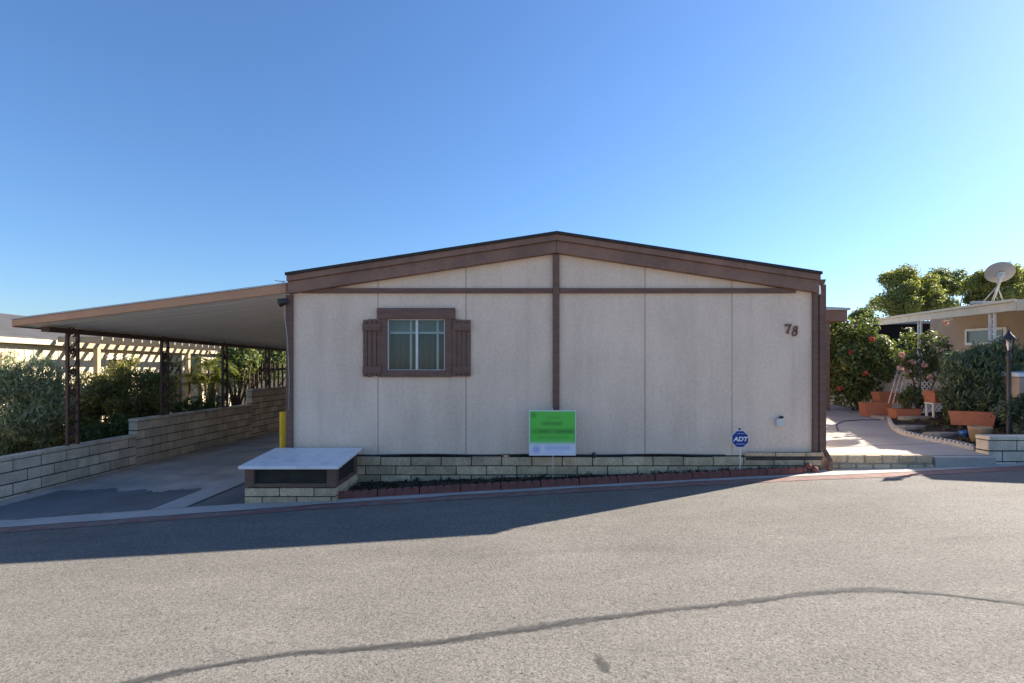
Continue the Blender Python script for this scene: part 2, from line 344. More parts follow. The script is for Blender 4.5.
wd = [(.10+.04*math.sin(i*.13)*math.sin(i*.047)+rnd.uniform(-.012, .02))*(1.0 if x < 720 else (.8 if x > 900 else 1.0)) for i, x in enumerate(sx)]
ribbon('road_seam', pts, wd, .004, M['crack'])
core = [Vector((p.x, p.y+.02*math.sin(i*.37)+rnd.uniform(-.014, .014), p.z)) for i, p in enumerate(pts)]
ribbon('road_crack', core, [.028+.02*math.sin(i*.21)**2 for i in range(len(core))], .008, M['crackcore'])
for q, (sx0_, sy0_, ln) in enumerate(((250, 661, 9), (470, 638, 7), (655, 612, 10), (905, 592, 8))):
    br = [ground_at(sx0_+5*k*(1 if q % 2 else -1), sy0_+(1.6 if q % 2 else -1.5)*k+rnd.uniform(-1, 1)) for k in range(ln)]
    ribbon('road_crack', br, [.03*(1-k/ln)+.006 for k in range(ln)], .012, M['crackcore'])
ribbon('road_stain', [ground_at(594, 653), ground_at(600, 662), ground_at(606, 668), ground_at(613, 674)], [.01, .09, .10, .02], .004, M['spot'])

# ------------------------------------------------------------------ block walls
def blockwall(p0, p1, zt, ncourse, ch, bl, th, rnd, b=None, zbot=None, cap=0, jit=.003, face=True):
    """stacked blocks between two points in plan; zt = top; core of mortar inside"""
    b = b or MB(); a = Vector((*p0, 0)); e = Vector((*p1, 0)); d = (e-a); Ln = d.length; d.normalize(); n = Vector((-d.y, d.x, 0))
    gap = .016 if th > .12 else .012
    def obox(s0, s1, n0, n1, z0, z1, j=0):
        o = [rnd.uniform(-j, j) for _ in range(3)]
        pt = lambda s, q, z: a+d*s+n*(q+o[0])+Vector((0, 0, z+o[1]*.5))
        vs = [pt(s, q, z) for z in (z0, z1) for s, q in ((s0, n0), (s1, n0), (s1, n1), (s0, n1))]
        b.add(vs, [(3, 2, 1, 0), (4, 5, 6, 7), (0, 1, 5, 4), (1, 2, 6, 5), (2, 3, 7, 6), (3, 0, 4, 7)])
    z = zt
    b.cur = 1; obox(.012, Ln-.012, .012, th-.012, zt-ncourse*ch-.05, zt-(.006 if not cap else cap), 0)
    b.cur = 0
    if cap:
        s = 0
        while s < Ln-.02:
            s1 = min(Ln, s+bl*1.0); obox(s+gap*.3, s1-gap*.3, -.012, th+.012, z-cap+.002, z, .001); s = s1
        z -= cap
    for k in range(ncourse):
        s = -bl/2 if k % 2 else 0
        while s < Ln-.03:
            s0 = max(0, s); s1 = min(Ln, s+bl)
            if s1-s0 > .04: obox(s0+(gap/2 if s0 > 0 else 0), s1-(gap/2 if s1 < Ln else 0), 0, th, z-ch+gap/2, z-gap/2, jit)
            s += bl
        z -= ch
    return b
rnd = random.Random(1)

# ------------------------------------------------------------------ the manufactured home
HX0, HX1, HY, RX = -3.06, 4.21, 7.0, .60
home = thing('mobile_home', 'wide beige stucco mobile home with brown trim and a low gable roof', 'house', (RX, HY, .1))
ZR = 3.37
def zr(x): return ZR-0.1525*abs(x-RX)
ZB = .345
seams = [HX0, PX(378, 7), PX(466, 7), RX, PX(645, 7), PX(732, 7), HX1]
wx0, wx1 = PX(387, 7), PX(446, 7); wz0, wz1 = PZ(371, 7), PZ(318, 7)
b = MB(); gp = .004
for i in range(6):
    x0, x1 = seams[i]+gp, seams[i+1]-gp
    top = lambda x: zr(x)-.08
    if i == 1:
        for (a, c, lo, hi) in ((x0, wx0, None, None), (wx1, x1, None, None), (wx0, wx1, None, wz0), (wx0, wx1, wz1, None)):
            l = ZB if lo is None else lo
            b.prism_y([(a, l), (c, l), (c, hi or top(c)), (a, hi or top(a))], HY, HY+.03)
    else:
        b.prism_y([(x0, ZB), (x1, ZB), (x1, top(x1)), (x0, top(x0))], HY, HY+.03)
b.cur = 1
for (a, c, lo, hi) in ((HX0+.01, wx0, None, None), (wx1, RX, None, None), (wx0, wx1, None, wz0), (wx0, wx1, wz1, None), (RX, HX1-.01, None, None)):
    l = ZB+.01 if lo is None else lo
    b.prism_y([(a, l), (c, l), (c, hi or zr(c)-.09), (a, hi or zr(a)-.09)], HY+.03, HY+.09)
b.cur = 0
b.box(HX0, HX0+.1, HY+.031, 24, ZB, zr(HX0)-.1); b.box(HX1-.1, HX1, HY+.031, 24, ZB, zr(HX1)-.1)
b.prism_y([(HX0+.1, ZB), (HX1-.1, ZB), (HX1-.1, zr(HX1)-.1), (RX, ZR-.1), (HX0+.1, zr(HX0)-.1)], 23.9, 24)
b.build('wall', [M['stucco'], M['stucco_dark']], home)
# roof, fascia
b = MB(); e0, e1 = PX(286, 6.88), PX(821, 6.88)
for x0, x1 in ((e0, RX), (RX, e1)):
    b.prism_y([(x0, zr(x0)-.036), (x1, zr(x1)-.036), (x1, zr(x1)), (x0, zr(x0))], 6.84, 24.2)
b.build('roof', M['shingle'], home)
b = MB()
for x0, x1 in ((e0+.01, RX), (RX, e1-.01)):
    b.prism_y([(x0, zr(x0)-.115), (x1, zr(x1)-.115), (x1, zr(x1)-.037), (x0, zr(x0)-.037)], 6.865, 6.999)
b.build('trim_board', M['fascia'], home, bevel=.004)
for x0, x1 in ((e0+.01, RX-.002), (RX+.002, e1-.01)):
    MB().prism_y([(x0, zr(x0)-.275), (x1, zr(x1)-.275), (x1, zr(x1)-.117), (x0, zr(x0)-.117)], 6.9, 6.998).build('fascia', M['fascia'], home, bevel=.004)
zc0, zc1 = PZ(293.4, 7), PZ(288.6, 7)
xi = lambda z: (ZR-.28-z)/0.1525          # where the beam runs under the fascia
MB().box(PX(302, 6.96), RX-.046, 6.955, 6.996, zc0, zc1).build('cross_beam', M['brown'], home, bevel=.004)
MB().box(RX+.046, PX(796, 6.96), 6.955, 6.996, zc0, zc1).build('cross_beam', M['brown'], home, bevel=.004)
MB().box(RX-.044, RX+.044, 6.945, 6.998, ZB+.02, ZR-.285).build('centre_board', M['brown'], home, bevel=.004)
MB().box(HX0-.012, HX0+.075, 6.95, 6.998, ZB-.03, zr(HX0)-.28).build('corner_board', M['brown'], home, bevel=.004)
b = MB().box(HX1-.115, HX1-.045, 6.955, 6.998, ZB-.03, zr(HX1)-.265).box(HX1-.035, HX1+.012, 6.94, 6.998, ZB-.03, zr(HX1)-.28)
b.build('corner_board', M['brown'], home, bevel=.004)
# gutter and downspout at the right eave
b = MB().prism_y([(HX1-.01, 2.68), (HX1+.06, 2.68), (HX1+.085, 2.75), (HX1-.01, 2.75)], 7.0, 24)
b.build('gutter', M['brown'], home)
b = MB(); dx = HX1+.045
b.box(dx-.028, dx+.028, 6.975, 7.025, .42, 2.678)
b.add([(dx-.03, 6.97, .43), (dx+.03, 6.97, .43), (dx+.03, 7.03, .43), (dx-.03, 7.03, .43), (dx+.0, 6.88, .30), (dx+.06, 6.88, .30), (dx+.06, 6.94, .30), (dx+.0, 6.94, .30)],
      [(0, 1, 5, 4), (1, 2, 6, 5), (2, 3, 7, 6), (3, 0, 4, 7), (4, 5, 6, 7), (3, 2, 1, 0)])
b.box(dx+.002, dx+.058, 6.882, 6.938, .16, .298)
b.build('downspout', M['brown'], home, bevel=.005)
# block skirt under the front wall
b = blockwall((HX0+.05, 6.93), (HX1-.02, 6.93), ZB-.012, 5, .123, .41, .1, rnd)
x1c = PX(745, 6.93)
b.build('foundation_skirt', [M['block'], M['mortar']], home, bevel=.008)
b = blockwall((x1c, 6.915), (HX1+.0, 6.915), ZB+.055, 1, .062, .41, .07, rnd); b.build('foundation_cap', [M['block'], M['mortar']], home, bevel=.006)
MB().tube([(HX0+.15, 6.955, ZB+.012)]+[(x, 6.955, ZB+.012+.006*math.sin(x*4)) for x in np.arange(-2.8, 3.1, .3)], .011, 6).build('cable', M['black'], home)
# window
win = MB().box(wx0, wx1, 6.99, 7.05, wz1-.03, wz1).box(wx0, wx1, 6.99, 7.05, wz0, wz0+.02).box(wx0, wx0+.025, 6.99, 7.05, wz0+.02, wz1-.03).box(wx1-.025, wx1, 6.99, 7.05, wz0+.02, wz1-.03)
xm = PX(417, 7); win.box(xm-.016, xm+.016, 6.985, 7.045, wz0+.02, wz1-.03)
win = win.build('window', M['alu'], home, bevel=.003)
MB().box(wx0+.026, xm-.017, 7.015, 7.02, wz0+.021, wz1-.031).build('pane', M['glass'], win)
MB().box(xm+.017, wx1-.026, 7.022, 7.027, wz0+.021, wz1-.031).build('pane', M['glass'], win)
b = MB(); zz = PZ(332.5, 7)
b.box(wx0+.03, wx1-.03, 7.051, 7.06, zz-.015, zz+.015)
for px in (410, 437): b.box(PX(px, 7)-.015, PX(px, 7)+.015, 7.061, 7.07, wz0, wz1)
b.build('inner_bars', M['white'], win)
MB().box(wx0-.05, wx1+.05, 7.12, 7.14, zz+.02, wz1+.1).build('blind', mat('pale blind', (.34, .37, .36)), win)
b = MB(); n = 60; b.smooth = True
for i in range(n+1):
    x = wx0+(wx1-wx0)*i/n; y = 7.20+.022*math.sin(i*1.9)+.01*math.sin(i*.8); b.v += [(x, y, wz0-.05), (x, y, wz1+.05)]
b.f = [(2*i, 2*i+2, 2*i+3, 2*i+1) for i in range(n)]; b.m = [0]*n; b.sm = [True]*n
b.build('curtain', M['curtain'], win)
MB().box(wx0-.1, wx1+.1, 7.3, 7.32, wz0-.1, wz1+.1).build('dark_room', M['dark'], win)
b = MB(); o = .002
b.box(PX(382, 7), wx0+.01, 6.955, 6.997, PZ(377, 7), wz1+.003); b.box(wx1-.01, PX(452, 7), 6.955, 6.997, PZ(377, 7), wz1+.003)
b.box(wx0+.011, wx1-.011, 6.96, 6.997, PZ(377, 7), wz0+.012)
b.build('casing', M['brown'], win, bevel=.004)
MB().box(PX(378, 7), PX(455.5, 7), 6.93, 6.998, PZ(319.3, 7), PZ(308.5, 7)).build('header_board', M['brown'], win, bevel=.005)
for a, c in ((362.5, 381.6), (452.4, 471)):
    b = MB(); x0, x1 = PX(a, 6.96), PX(c, 6.96); n = 4; wdt = (x1-x0)/n
    for i in range(n): b.box(x0+i*wdt+.006, x0+(i+1)*wdt-.006, 6.962, 6.992, PZ(376.6, 6.96)+rnd.uniform(-.006, .006), PZ(319.6, 6.96)+rnd.uniform(-.008, .008))
    for zz in (PZ(327, 6.96), PZ(370, 6.96)): b.box(x0+.004, x1-.004, 6.935, 6.961, zz-.05, zz+.05)
    b.build('shutter', M['brown'], home, bevel=.003)
# house number, two digits cut with a broad brush
def stroke(b, pts, wd, y0, y1):
    n = len(pts)
    L_, R_ = [], []
    for i, (x, z) in enumerate(pts):
        ax, az = pts[max(i-1, 0)]; cx, cz = pts[min(i+1, n-1)]; t = Vector((cx-ax, cz-az)).normalized(); w_ = wd[i] if isinstance(wd, list) else wd
        L_.append((x-t.y*w_/2, z+t.x*w_/2)); R_.append((x+t.y*w_/2, z-t.x*w_/2))
    for i in range(n-1): b.prism_y([R_[i], R_[i+1], L_[i+1], L_[i]], y0, y1)
b = MB(); s = 7/F
def dg(b, pts, wd): stroke(b, [(PX(x, 6.98), PZ(y, 6.98)) for x, y in pts], [q*s*.78 for q in wd] if isinstance(wd, list) else wd*s*.78, 6.975, 6.997)
dg(b, [(785.6, 326.4), (786.4, 324.6), (788.2, 324.6), (790.2, 325.2), (791.6, 324.0)], [1.6, 2.0, 2.2, 2.0, .9])
dg(b, [(790.9, 324.9), (789.6, 327.6), (788.5, 330.4), (787.6, 333.6)], [1.4, 1.8, 2.2, 2.6])
b.build('house_number', M['number'], home)
b = MB()
def loop(cx, cz, rx_, rz_, n=22, sl=.22):
    return [(cx+rx_*math.cos(t)+sl*rz_*math.sin(t), cz-rz_*math.sin(t)) for t in [2*math.pi*k/n for k in range(n+1)]]
dg(b, loop(795.8, 328.5, 1.7, 2.3), 1.35); dg(b, loop(795.0, 333.2, 2.1, 2.6), 1.45)
b.build('house_number', M['number'], home)
# small cable box, tap, flood light
b = MB().box(PX(775.6, 6.98), PX(782.2, 6.98), 6.94, 6.997, PZ(426.2, 6.98), PZ(418.4, 6.98)).build('service_box', mat('faded grey plastic', (.74, .73, .70)), home, bevel=.006)
MB().box(PX(779.8, 6.98), PX(782.4, 6.98), 6.95, 6.996, PZ(418.2, 6.98), PZ(416, 6.98)).build('box_latch', M['black'], b)
b = MB().tube([(PX(594, 6.9), 6.99, .37), (PX(594, 6.9), 6.88, .37), (PX(594, 6.9), 6.86, .33)], .014).box(PX(592.6, 6.9), PX(595.4, 6.9), 6.875, 6.895, .385, .40)
b.tube([(PX(594, 6.9), 6.885, .37), (PX(594, 6.9), 6.885, .4)], .008)
b.build('garden_tap', M['ironbrown'], home)
fl = MB().lathe([(.0, .075), (.03, .07), (.045, .03), (.06, -.05), (.055, -.05), (.0, -.02)], (0, 0, 0), 14)
m_ = Matrix.Rotation(R(75), 3, 'Y'); cc = Vector((PX(283, 6.9), 6.9, PZ(302, 6.9)))
fl.v = [tuple(m_@Vector(p)+cc) for p in fl.v]
fl.tube([(cc.x+.02, 6.9, cc.z), (HX0-.005, 6.92, cc.z-.01), (HX0-.005, 6.98, cc.z-.01)], .014)
fl.build('flood_light', M['black'], home)
b = MB().tube([(PX(275.5, 6.96), 6.95, PZ(280.5, 6.95)), (PX(280, 6.96), 6.93, PZ(281.5, 6.95)), (PX(287, 6.96), 6.9, PZ(282, 6.95))], .006, 6)
b.tube([(PX(283, 6.9), 6.9, PZ(281.5, 6.9)), (PX(284, 6.9), 6.9, PZ(290, 6.9)), (PX(283.5, 6.9), 6.92, PZ(310, 6.9)), (PX(286.5, 6.9), 6.93, PZ(340, 6.9)), (PX(288.2, 6.9), 6.93, PZ(380, 6.9)), (PX(287.5, 6.9), 6.94, PZ(410, 6.9))], .006, 6)
b.build('loose_wire', M['wire'], home)
# porch awning on the right side of the home
zt, zb = PZ(309, 11.5), PZ(321, 11.5)
b = MB().box(HX1+.14, PX(847.5, 11.5), 11.5, 21, zb, zt-.03); b.build('porch_beam', M['fascia'], home, bevel=.01)
MB().prism_y([(HX1+.14, zt-.028), (PX(848.5, 11.5), zt-.028), (PX(849, 11.5), zt+.02), (HX1+.14, zt+.16)], 11.44, 21.05).build('porch_roof', M['galv'], home)
MB().box(PX(824, 11.55), PX(830, 11.55), 11.55, 11.68, .5, zb-.002).build('porch_post', M['brown'], home, bevel=.006)
MB().box(PX(815, 11.7), PX(824.5, 11.7), 11.7, 11.74, .5, zb-.002).build('porch_panel', M['stucco'], home)

# ------------------------------------------------------------------ carport
cp = thing('carport', 'open carport with a sloping white underside and brown iron posts', 'carport', (-6.6, 7, -.15))
CX0, CX1, CY0, CY1 = -6.83, HX0-.02, 6.99, 18.4
def zs(x): return 2.145+(x+6.6)*.122         # underside height
b = MB(); n = 14
b.prism_y([(CX0, zs(CX0)+.0), (CX1, zs(CX1)+.0), (CX1, zs(CX1)+.09), (CX0, zs(CX0)+.09)], CY0+.05, CY1)
for i in range(1, 37):                       # pan seams under the deck
    y = CY0+.3*i
    b.prism_y([(CX0+.02, zs(CX0)-.004), (CX1-.01, zs(CX1)-.004), (CX1-.01, zs(CX1)-.001), (CX0+.02, zs(CX0)-.001)], y, y+.012)
b.build('roof_deck', M['soffit'], cp)
b = MB()
b.prism_y([(CX0, zs(CX0)-.01), (CX1, zs(CX1)-.01), (CX1, zs(CX1)+.11), (CX0, zs(CX0)+.078)], CY0, CY0+.045); b.build('front_fascia', M['tanfascia'], cp, bevel=.004)
MB().prism_y([(CX0-.01, zs(CX0)+.08), (CX1, zs(CX1)+.112), (CX1, zs(CX1)+.132), (CX0-.01, zs(CX0)+.1)], CY0-.012, CY0+.05).build('drip_edge', M['galv'], cp)
MB().box(-6.66, -6.54, CY0+.25, CY1-.02, zs(-6.66)-.085, zs(-6.66)-.014).build('side_beam', M['ironbrown'], cp)
MB().box(CX0-.012, CX0-.002, CY0+.02, CY1, zs(CX0)-.02, zs(CX0)+.1).build('side_fascia', M['fascia'], cp)
MB().prism_y([(CX0, zs(CX0)-.16), (CX1, zs(CX1)-.16), (CX1, zs(CX1)-.015), (CX0, zs(CX0)-.015)], CY1-.1, CY1-.03).build('back_beam', M['ironbrown'], cp)
proto = None
for k in range(4):
    Y = 7.69+2.04*k; zb = .2 if k else -.02
    zb = .36 if k == 0 else .5
    po = thing('x', None, None, (0, 0, 0)); bpy.data.objects.remove(po)
    b = MB()
    for yy in (Y-.09, Y+.09): b.box(-6.62, -6.58, yy-.016, yy+.016, .1, zs(-6.6)-.07)
    post = b.build('post', M['ironbrown'], cp)
    b = MB()
    z0 = .45
    while z0 < 2.0:
        for sgn in (1, -1):
            pts = []
            for q in range(15):
                t = q/14*math.pi*1.9; r = .062*(1-q/20)
                pts.append((-6.6, Y+sgn*(.005+r*math.sin(t))*.95, z0+(.13 if sgn > 0 else .29)+sgn*(.07-.07*math.cos(t)*(1-q/24))-.07))
            b.tube(pts, .0125, 5)
        b.tube([(-6.6, Y-.075, z0+.02), (-6.6, Y+.075, z0+.3)], .009, 5)
        z0 += .3
    b.build('scroll', M['ironbrown'], post)

# ------------------------------------------------------------------ walls beside the driveway
XW = -6.54
lw = blockwall((XW, 5.5), (XW, 8.92), .385, 4, .155, .405, .15, rnd, cap=.05)
lw = lw.build('block_wall', [M['gblock'], M['gmortar']], loc=(XW, 7, -.15), bevel=.006)
tag(lw, 'lower front stretch of the grey block wall along the driveway', 'wall')
mw = blockwall((XW, 8.93), (XW, 12.87), .655, 6, .155, .405, .15, rnd, cap=.05)
mw = mw.build('block_wall', [M['gblock'], M['gmortar']], loc=(XW, 10.5, -.15), bevel=.006)
tag(mw, 'middle stretch of the driveway block wall, one step up', 'wall')
hw = blockwall((XW, 12.88), (XW, 17.4), 1.03, 8, .155, .405, .15, rnd, cap=.05)
hw = hw.build('block_wall', [M['gblock'], M['gmortar']], loc=(XW, 14.5, -.15), bevel=.006)
tag(hw, 'tallest rear stretch of the driveway block wall in deep carport shade', 'wall')
b = MB().slab([(-10.0, 5.5), (-6.7, 5.5), (-6.7, 22), (-10.0, 22)], lambda x, y: .16, .5)
tag(b.build('planting_bed', M['soil']), kind='structure')
bl = MB().lathe([(.055, -.08), (.055, .9), (.05, .915), (0, .92)], (PX(283.6, 7.3), 7.3, .0), 18).build('bollard', M['yellow'], loc=(PX(283.6, 7.3), 7.3, -.08))
tag(bl, 'yellow steel bollard standing at the left corner of the house', 'bollard')

# ------------------------------------------------------------------ low vent box with lid in front of the house
bx = thing('vent_box', 'low block and wood box with a sloping white lid', 'vent box', (-2.6, 6.5, -.06))
X0, X1, Y0, Y1 = -3.165, -2.085, 6.06, 6.92
b = blockwall((X0, Y0), (X1, Y0), .115, 2, .105, .41, .1, rnd)
blockwall((X1-.1, Y0+.102), (X1-.1, Y1), .115, 2, .105, .41, -.0+.1, rnd, b=b) if False else None
b2 = blockwall((X1, Y0+.102), (X1, Y1-.01), .115, 2, .105, .41, .1, rnd, b=b)
blockwall((X0+.1, Y0+.102), (X0+.1, Y1-.01), .115, 2, .105, .41, .1, rnd, b=b)
b.build('block_base', [M['block'], M['mortar']], bx, bevel=.006)
zl0, zl1 = .362, .425
fr = MB()
fr.box(X0, X0+.11, Y0, Y0+.1, .118, zl0); fr.box(X1-.11, X1, Y0, Y0+.1, .118, zl0)
fr.box(X0+.112, X1-.112, Y0+.004, Y0+.09, zl0-.035, zl0-.004); fr.box(X0+.112, X1-.112, Y0+.004, Y0+.09, .118, .165)
for x in (X0+.01, X1-.06):
    fr.box(x, x+.05, Y1-.1, Y1, .118, zl1-.01)
    fr.prism_x([(Y0+.102, .118), (Y1-.102, .118), (Y1-.102, .16), (Y0+.102, .16)], x, x+.05)
    fr.prism_x([(Y0+.102, zl0-.035), (Y1-.102, zl1-.045), (Y1-.102, zl1-.012), (Y0+.102, zl0-.002)], x, x+.05)
fr.build('wood_frame', M['brown'], bx, bevel=.004)
b = MB().box(X0+.11, X1-.11, Y0+.055, Y0+.06, .16, zl0-.03)
b.prism_x([(Y0+.1, .15), (Y1-.1, .15), (Y1-.1, zl1-.04), (Y0+.1, zl0-.03)], X1-.035, X1-.03)
b.build('screen', M['screen'], bx)
MB().prism_x([(Y0-.09, zl0-.012), (Y1, zl1+.0), (Y1, zl1+.035), (Y0-.09, zl0+.025)], X0-.03, X1+.06).build('lid', M['lid'], bx, bevel=.006)

# ------------------------------------------------------------------ planting strip with scalloped edging
def edge_y(x): return float(np.interp(x, [-2.1, 0, 2, 3.95], [6.17, 6.44, 6.65, 6.79]))
b = MB(); xq = list(np.linspace(-2.08, 4.0, 60))
for x in xq:
    for k in range(6):
        y = edge_y(x)+.03+(6.95-edge_y(x)-.03)*k/5; b.v.append((x, y, g(x)+.035+rnd.uniform(-.012, .02)))
b.f = [(i*6+k, i*6+6+k, i*6+7+k, i*6+k+1) for i in range(59) for k in range(5)]; b.m = [0]*len(b.f); b.sm = [True]*len(b.f)
tag(b.build('flower_bed', M['soil']), kind='structure')
eb = None; x = -2.12; i = 0
bm = MB(); n = 5; wdt = .098
for k in range(n):
    cx = k*wdt+wdt/2
    prof = [(cx-wdt/2+.002, -.03), (cx+wdt/2-.002, -.03)]+[(cx+(wdt/2-.002)*math.cos(t), .068+.016*math.sin(t)) for t in np.linspace(0, math.pi, 9)]
    bm.prism_y(prof, 0, .055)
bm.box(.001, n*wdt-.001, .004, .05, -.03, .06)
while x < 3.45:
    if eb is None:
        eb = bm.build('edging_brick', M['redbrick'], bevel=.004); o = eb
        tag(eb, 'red scalloped edging brick in the row along the planting strip', 'edging brick', 'scalloped red edging bricks in front of the house')
    else: o = copy_tree(eb)
    d = math.atan2(edge_y(x+.49)-edge_y(x), .49); sl = math.atan2(g(x+.49)-g(x), .49)
    o.location = (x, edge_y(x)-.03+rnd.uniform(-.006, .006), g(x)+.012); o.rotation_euler = (0, -sl, d); x += .497; i += 1
b = MB()
for q in range(3): b.lathe([(0, .0), (.045, .02), (.05, .05), (.03, .085), (0, .09)], (3.88+.075*q, 6.82+.02*(q % 2), g(3.9)+(.045 if q == 1 else 0)), 7)
tag(b.build('red_rock', M['redbrick'], loc=(3.9, 6.8, .14)), 'small heap of red lava rock at the right end of the edging', 'rock')

# ------------------------------------------------------------------ leaves
def leafcloud(name, clumps, n, size, mats, parent=None, loc=None, aspect=.5, up=.25, shell=.55, seed=0, mode='rand', kind=None, fold=.12, soft_=.09):
    rg = np.random.default_rng(seed); cl = np.array(clumps, float)
    wgt = (cl[:, 3]*cl[:, 4]+cl[:, 4]*cl[:, 5])**1.0; wgt /= wgt.sum()
    ci = rg.choice(len(cl), n, p=wgt); d = rg.normal(size=(n, 3)); d /= np.linalg.norm(d, axis=1)[:, None]
    rr = (shell+(1-shell)*rg.random(n)**.6)*(1+rg.normal(0, soft_, n))
    p = cl[ci, :3]+d*cl[ci, 3:]*rr[:, None]
    nr = d*.7+rg.normal(0, .55, (n, 3)); nr[:, 2] += up; nr /= np.linalg.norm(nr, axis=1)[:, None]
    if mode == 'up': t = d*.55+rg.normal(0, .3, (n, 3)); t[:, 2] += .8
    elif mode == 'down': t = d*.8+rg.normal(0, .3, (n, 3)); t[:, 2] -= .5
    else: t = rg.normal(size=(n, 3))
    t -= nr*np.sum(t*nr, axis=1)[:, None]; t /= np.linalg.norm(t, axis=1)[:, None]; bt = np.cross(nr, t)
    s = size*(.65+.7*rg.random(n)); Lh = (s/2)[:, None]; W = (s*aspect/2)[:, None]
    v = np.stack([p-t*Lh, p+bt*W+nr*Lh*fold*2, p+t*Lh, p-bt*W+nr*Lh*fold*2], 1).reshape(-1, 3)
    L = ORG[parent.name] if parent else Vector(loc or (0, 0, 0)); v -= np.array(L)
    me = bpy.data.meshes.new(name); me.vertices.add(4*n); me.vertices.foreach_set('co', v.ravel())
    me.loops.add(4*n); me.loops.foreach_set('vertex_index', np.arange(4*n, dtype=np.int32))
    me.polygons.add(n); me.polygons.foreach_set('loop_start', np.arange(0, 4*n, 4, dtype=np.int32)); me.polygons.foreach_set('loop_total', np.full(n, 4, np.int32))
    mats = mats if isinstance(mats, (list, tuple)) else [mats]
    for m in mats: me.materials.append(m)
    if len(mats) > 1: me.polygons.foreach_set('material_index', rg.choice(len(mats), n, p=[.75]+[.25/(len(mats)-1)]*(len(mats)-1)).astype(np.int32))
    me.update(calc_edges=True)
    o = bpy.data.objects.new(name, me); C.objects.link(o); ORG[o.name] = L
    if parent: o.parent = parent
    else: o.location = L
    if kind: o['kind'] = kind
    return o
def blob(c, r, k, rs, seed, flat=1.0, core=True):
    """clump spheres scattered through an ellipsoid"""
    rg = random.Random(seed); out = [(c[0], c[1], c[2], r[0]*.7, r[1]*.7, r[2]*.7)] if core else []
    for _ in range(k):
        d = Vector((rg.gauss(0, 1), rg.gauss(0, 1), rg.gauss(0, 1))).normalized(); q = rg.uniform(.55, .95); s = rs*rg.uniform(.5, 1.35)
        out.append((c[0]+d.x*r[0]*q, c[1]+d.y*r[1]*q, c[2]+d.z*r[2]*q, s, s, s*flat))
    return out
def stems(parent, base, clumps, r, seed, n=8, m=None, name='trunk'):
    rg = random.Random(seed); b = MB(); bs = Vector(base)
    for c in rg.sample(clumps, min(n, len(clumps))):
        e = Vector(c[:3]); mid = bs.lerp(e, .5)+Vector((rg.uniform(-.1, .1), rg.uniform(-.1, .1), .1))*(e-bs).length
        a = bs+Vector((rg.uniform(-1, 1), rg.uniform(-1, 1), 0))*r*1.5
        b.tube([a, a.lerp(mid, .5), mid, e], [r, r*.8, r*.55, r*.2], 6)
    return b.build(name, m or M['bark'], parent)
def shrub(name, label, cat, base, c, r, k, rs, n, size, mats, seed, group=None, stem_r=.02, flat=1.0, **kw):
    t = thing(name, label, cat, base, group); cl = blob(c, r, k, rs, seed, flat)
    leafcloud('foliage', cl, n, size, mats, t, seed=seed, **kw)
    stems(t, base, cl, stem_r, seed, name='stem'); return t, cl
def flowers(t, pts, r, m, seed):
    rg = np.random.default_rng(seed)
    for p in pts: leafcloud('flower', [(p[0], p[1], p[2], r, r, r)], 22, r*1.5, m, t, aspect=.8, shell=.35, seed=int(rg.integers(1e6)))
# small dark plants growing in the strip
b = MB()
cl = []
for x in np.arange(-1.95, 3.8, .07):
    y0 = edge_y(x)+.08; w_ = 6.86-y0
    if w_ > .02:
        for _ in range(2): cl.append((x+rnd.uniform(-.03, .03), y0+rnd.random()*w_, g(x)+.05, .05, .05, rnd.uniform(.025, .06)))
tag(leafcloud('ground_cover', cl, 2600, .04, [M['lf_litter'], M['lf_dark'], M['lf_brown']], loc=(0, 6.7, 0), seed=4, shell=.3, kind='stuff'), kind='stuff')

# ------------------------------------------------------------------ signs in the strip
sg = thing('yard_sign', 'bright green and white yard sign on a thin white stake', 'sign', (PX(553, 6.72), 6.72, .06))
sx0, sx1, sz0, sz1 = PX(529, 6.72), PX(576, 6.72), PZ(455.5, 6.72), PZ(410.3, 6.72)
MB().box(sx0, sx1, 6.715, 6.725, sz0, sz1).build('panel', M['signwhite'], sg)
def printed(name, x0, x1, z0, z1, y, fn, parent, n=48):
    me = bpy.data.meshes.new(name); L = ORG[parent.name]
    v = [(x0+(x1-x0)*i/n-L.x, y-L.y, z0+(z1-z0)*j/n-L.z) for j in range(n+1) for i in range(n+1)]
    f = [(j*(n+1)+i, j*(n+1)+i+1, (j+1)*(n+1)+i+1, (j+1)*(n+1)+i) for j in range(n) for i in range(n)]
    me.from_pydata(v, [], f); at = me.color_attributes.new('ink', 'FLOAT_COLOR', 'POINT')
    for j in range(n+1):
        for i in range(n+1): at.data[j*(n+1)+i].color = (*fn(i/n, j/n), 1)
    m = bpy.data.materials.new('printed ink'); m.use_nodes = True; a = nn(m.node_tree, 'ShaderNodeVertexColor', layer_name='ink')
    p = m.node_tree.nodes['Principled BSDF']; m.node_tree.links.new(a.outputs[0], p.inputs['Base Color']); p.inputs['Roughness'].default_value = .45
    me.materials.append(m); o = bpy.data.objects.new(name, me); C.objects.link(o); o.parent = parent; ORG[o.name] = L; return o
def soft(u, v, u0, u1, v0, v1, s):
    q = lambda x, a, c: 1/(1+math.exp(-(x-a)/s))*1/(1+math.exp((x-c)/s)); return q(u, u0, u1)*q(v, v0, v1)
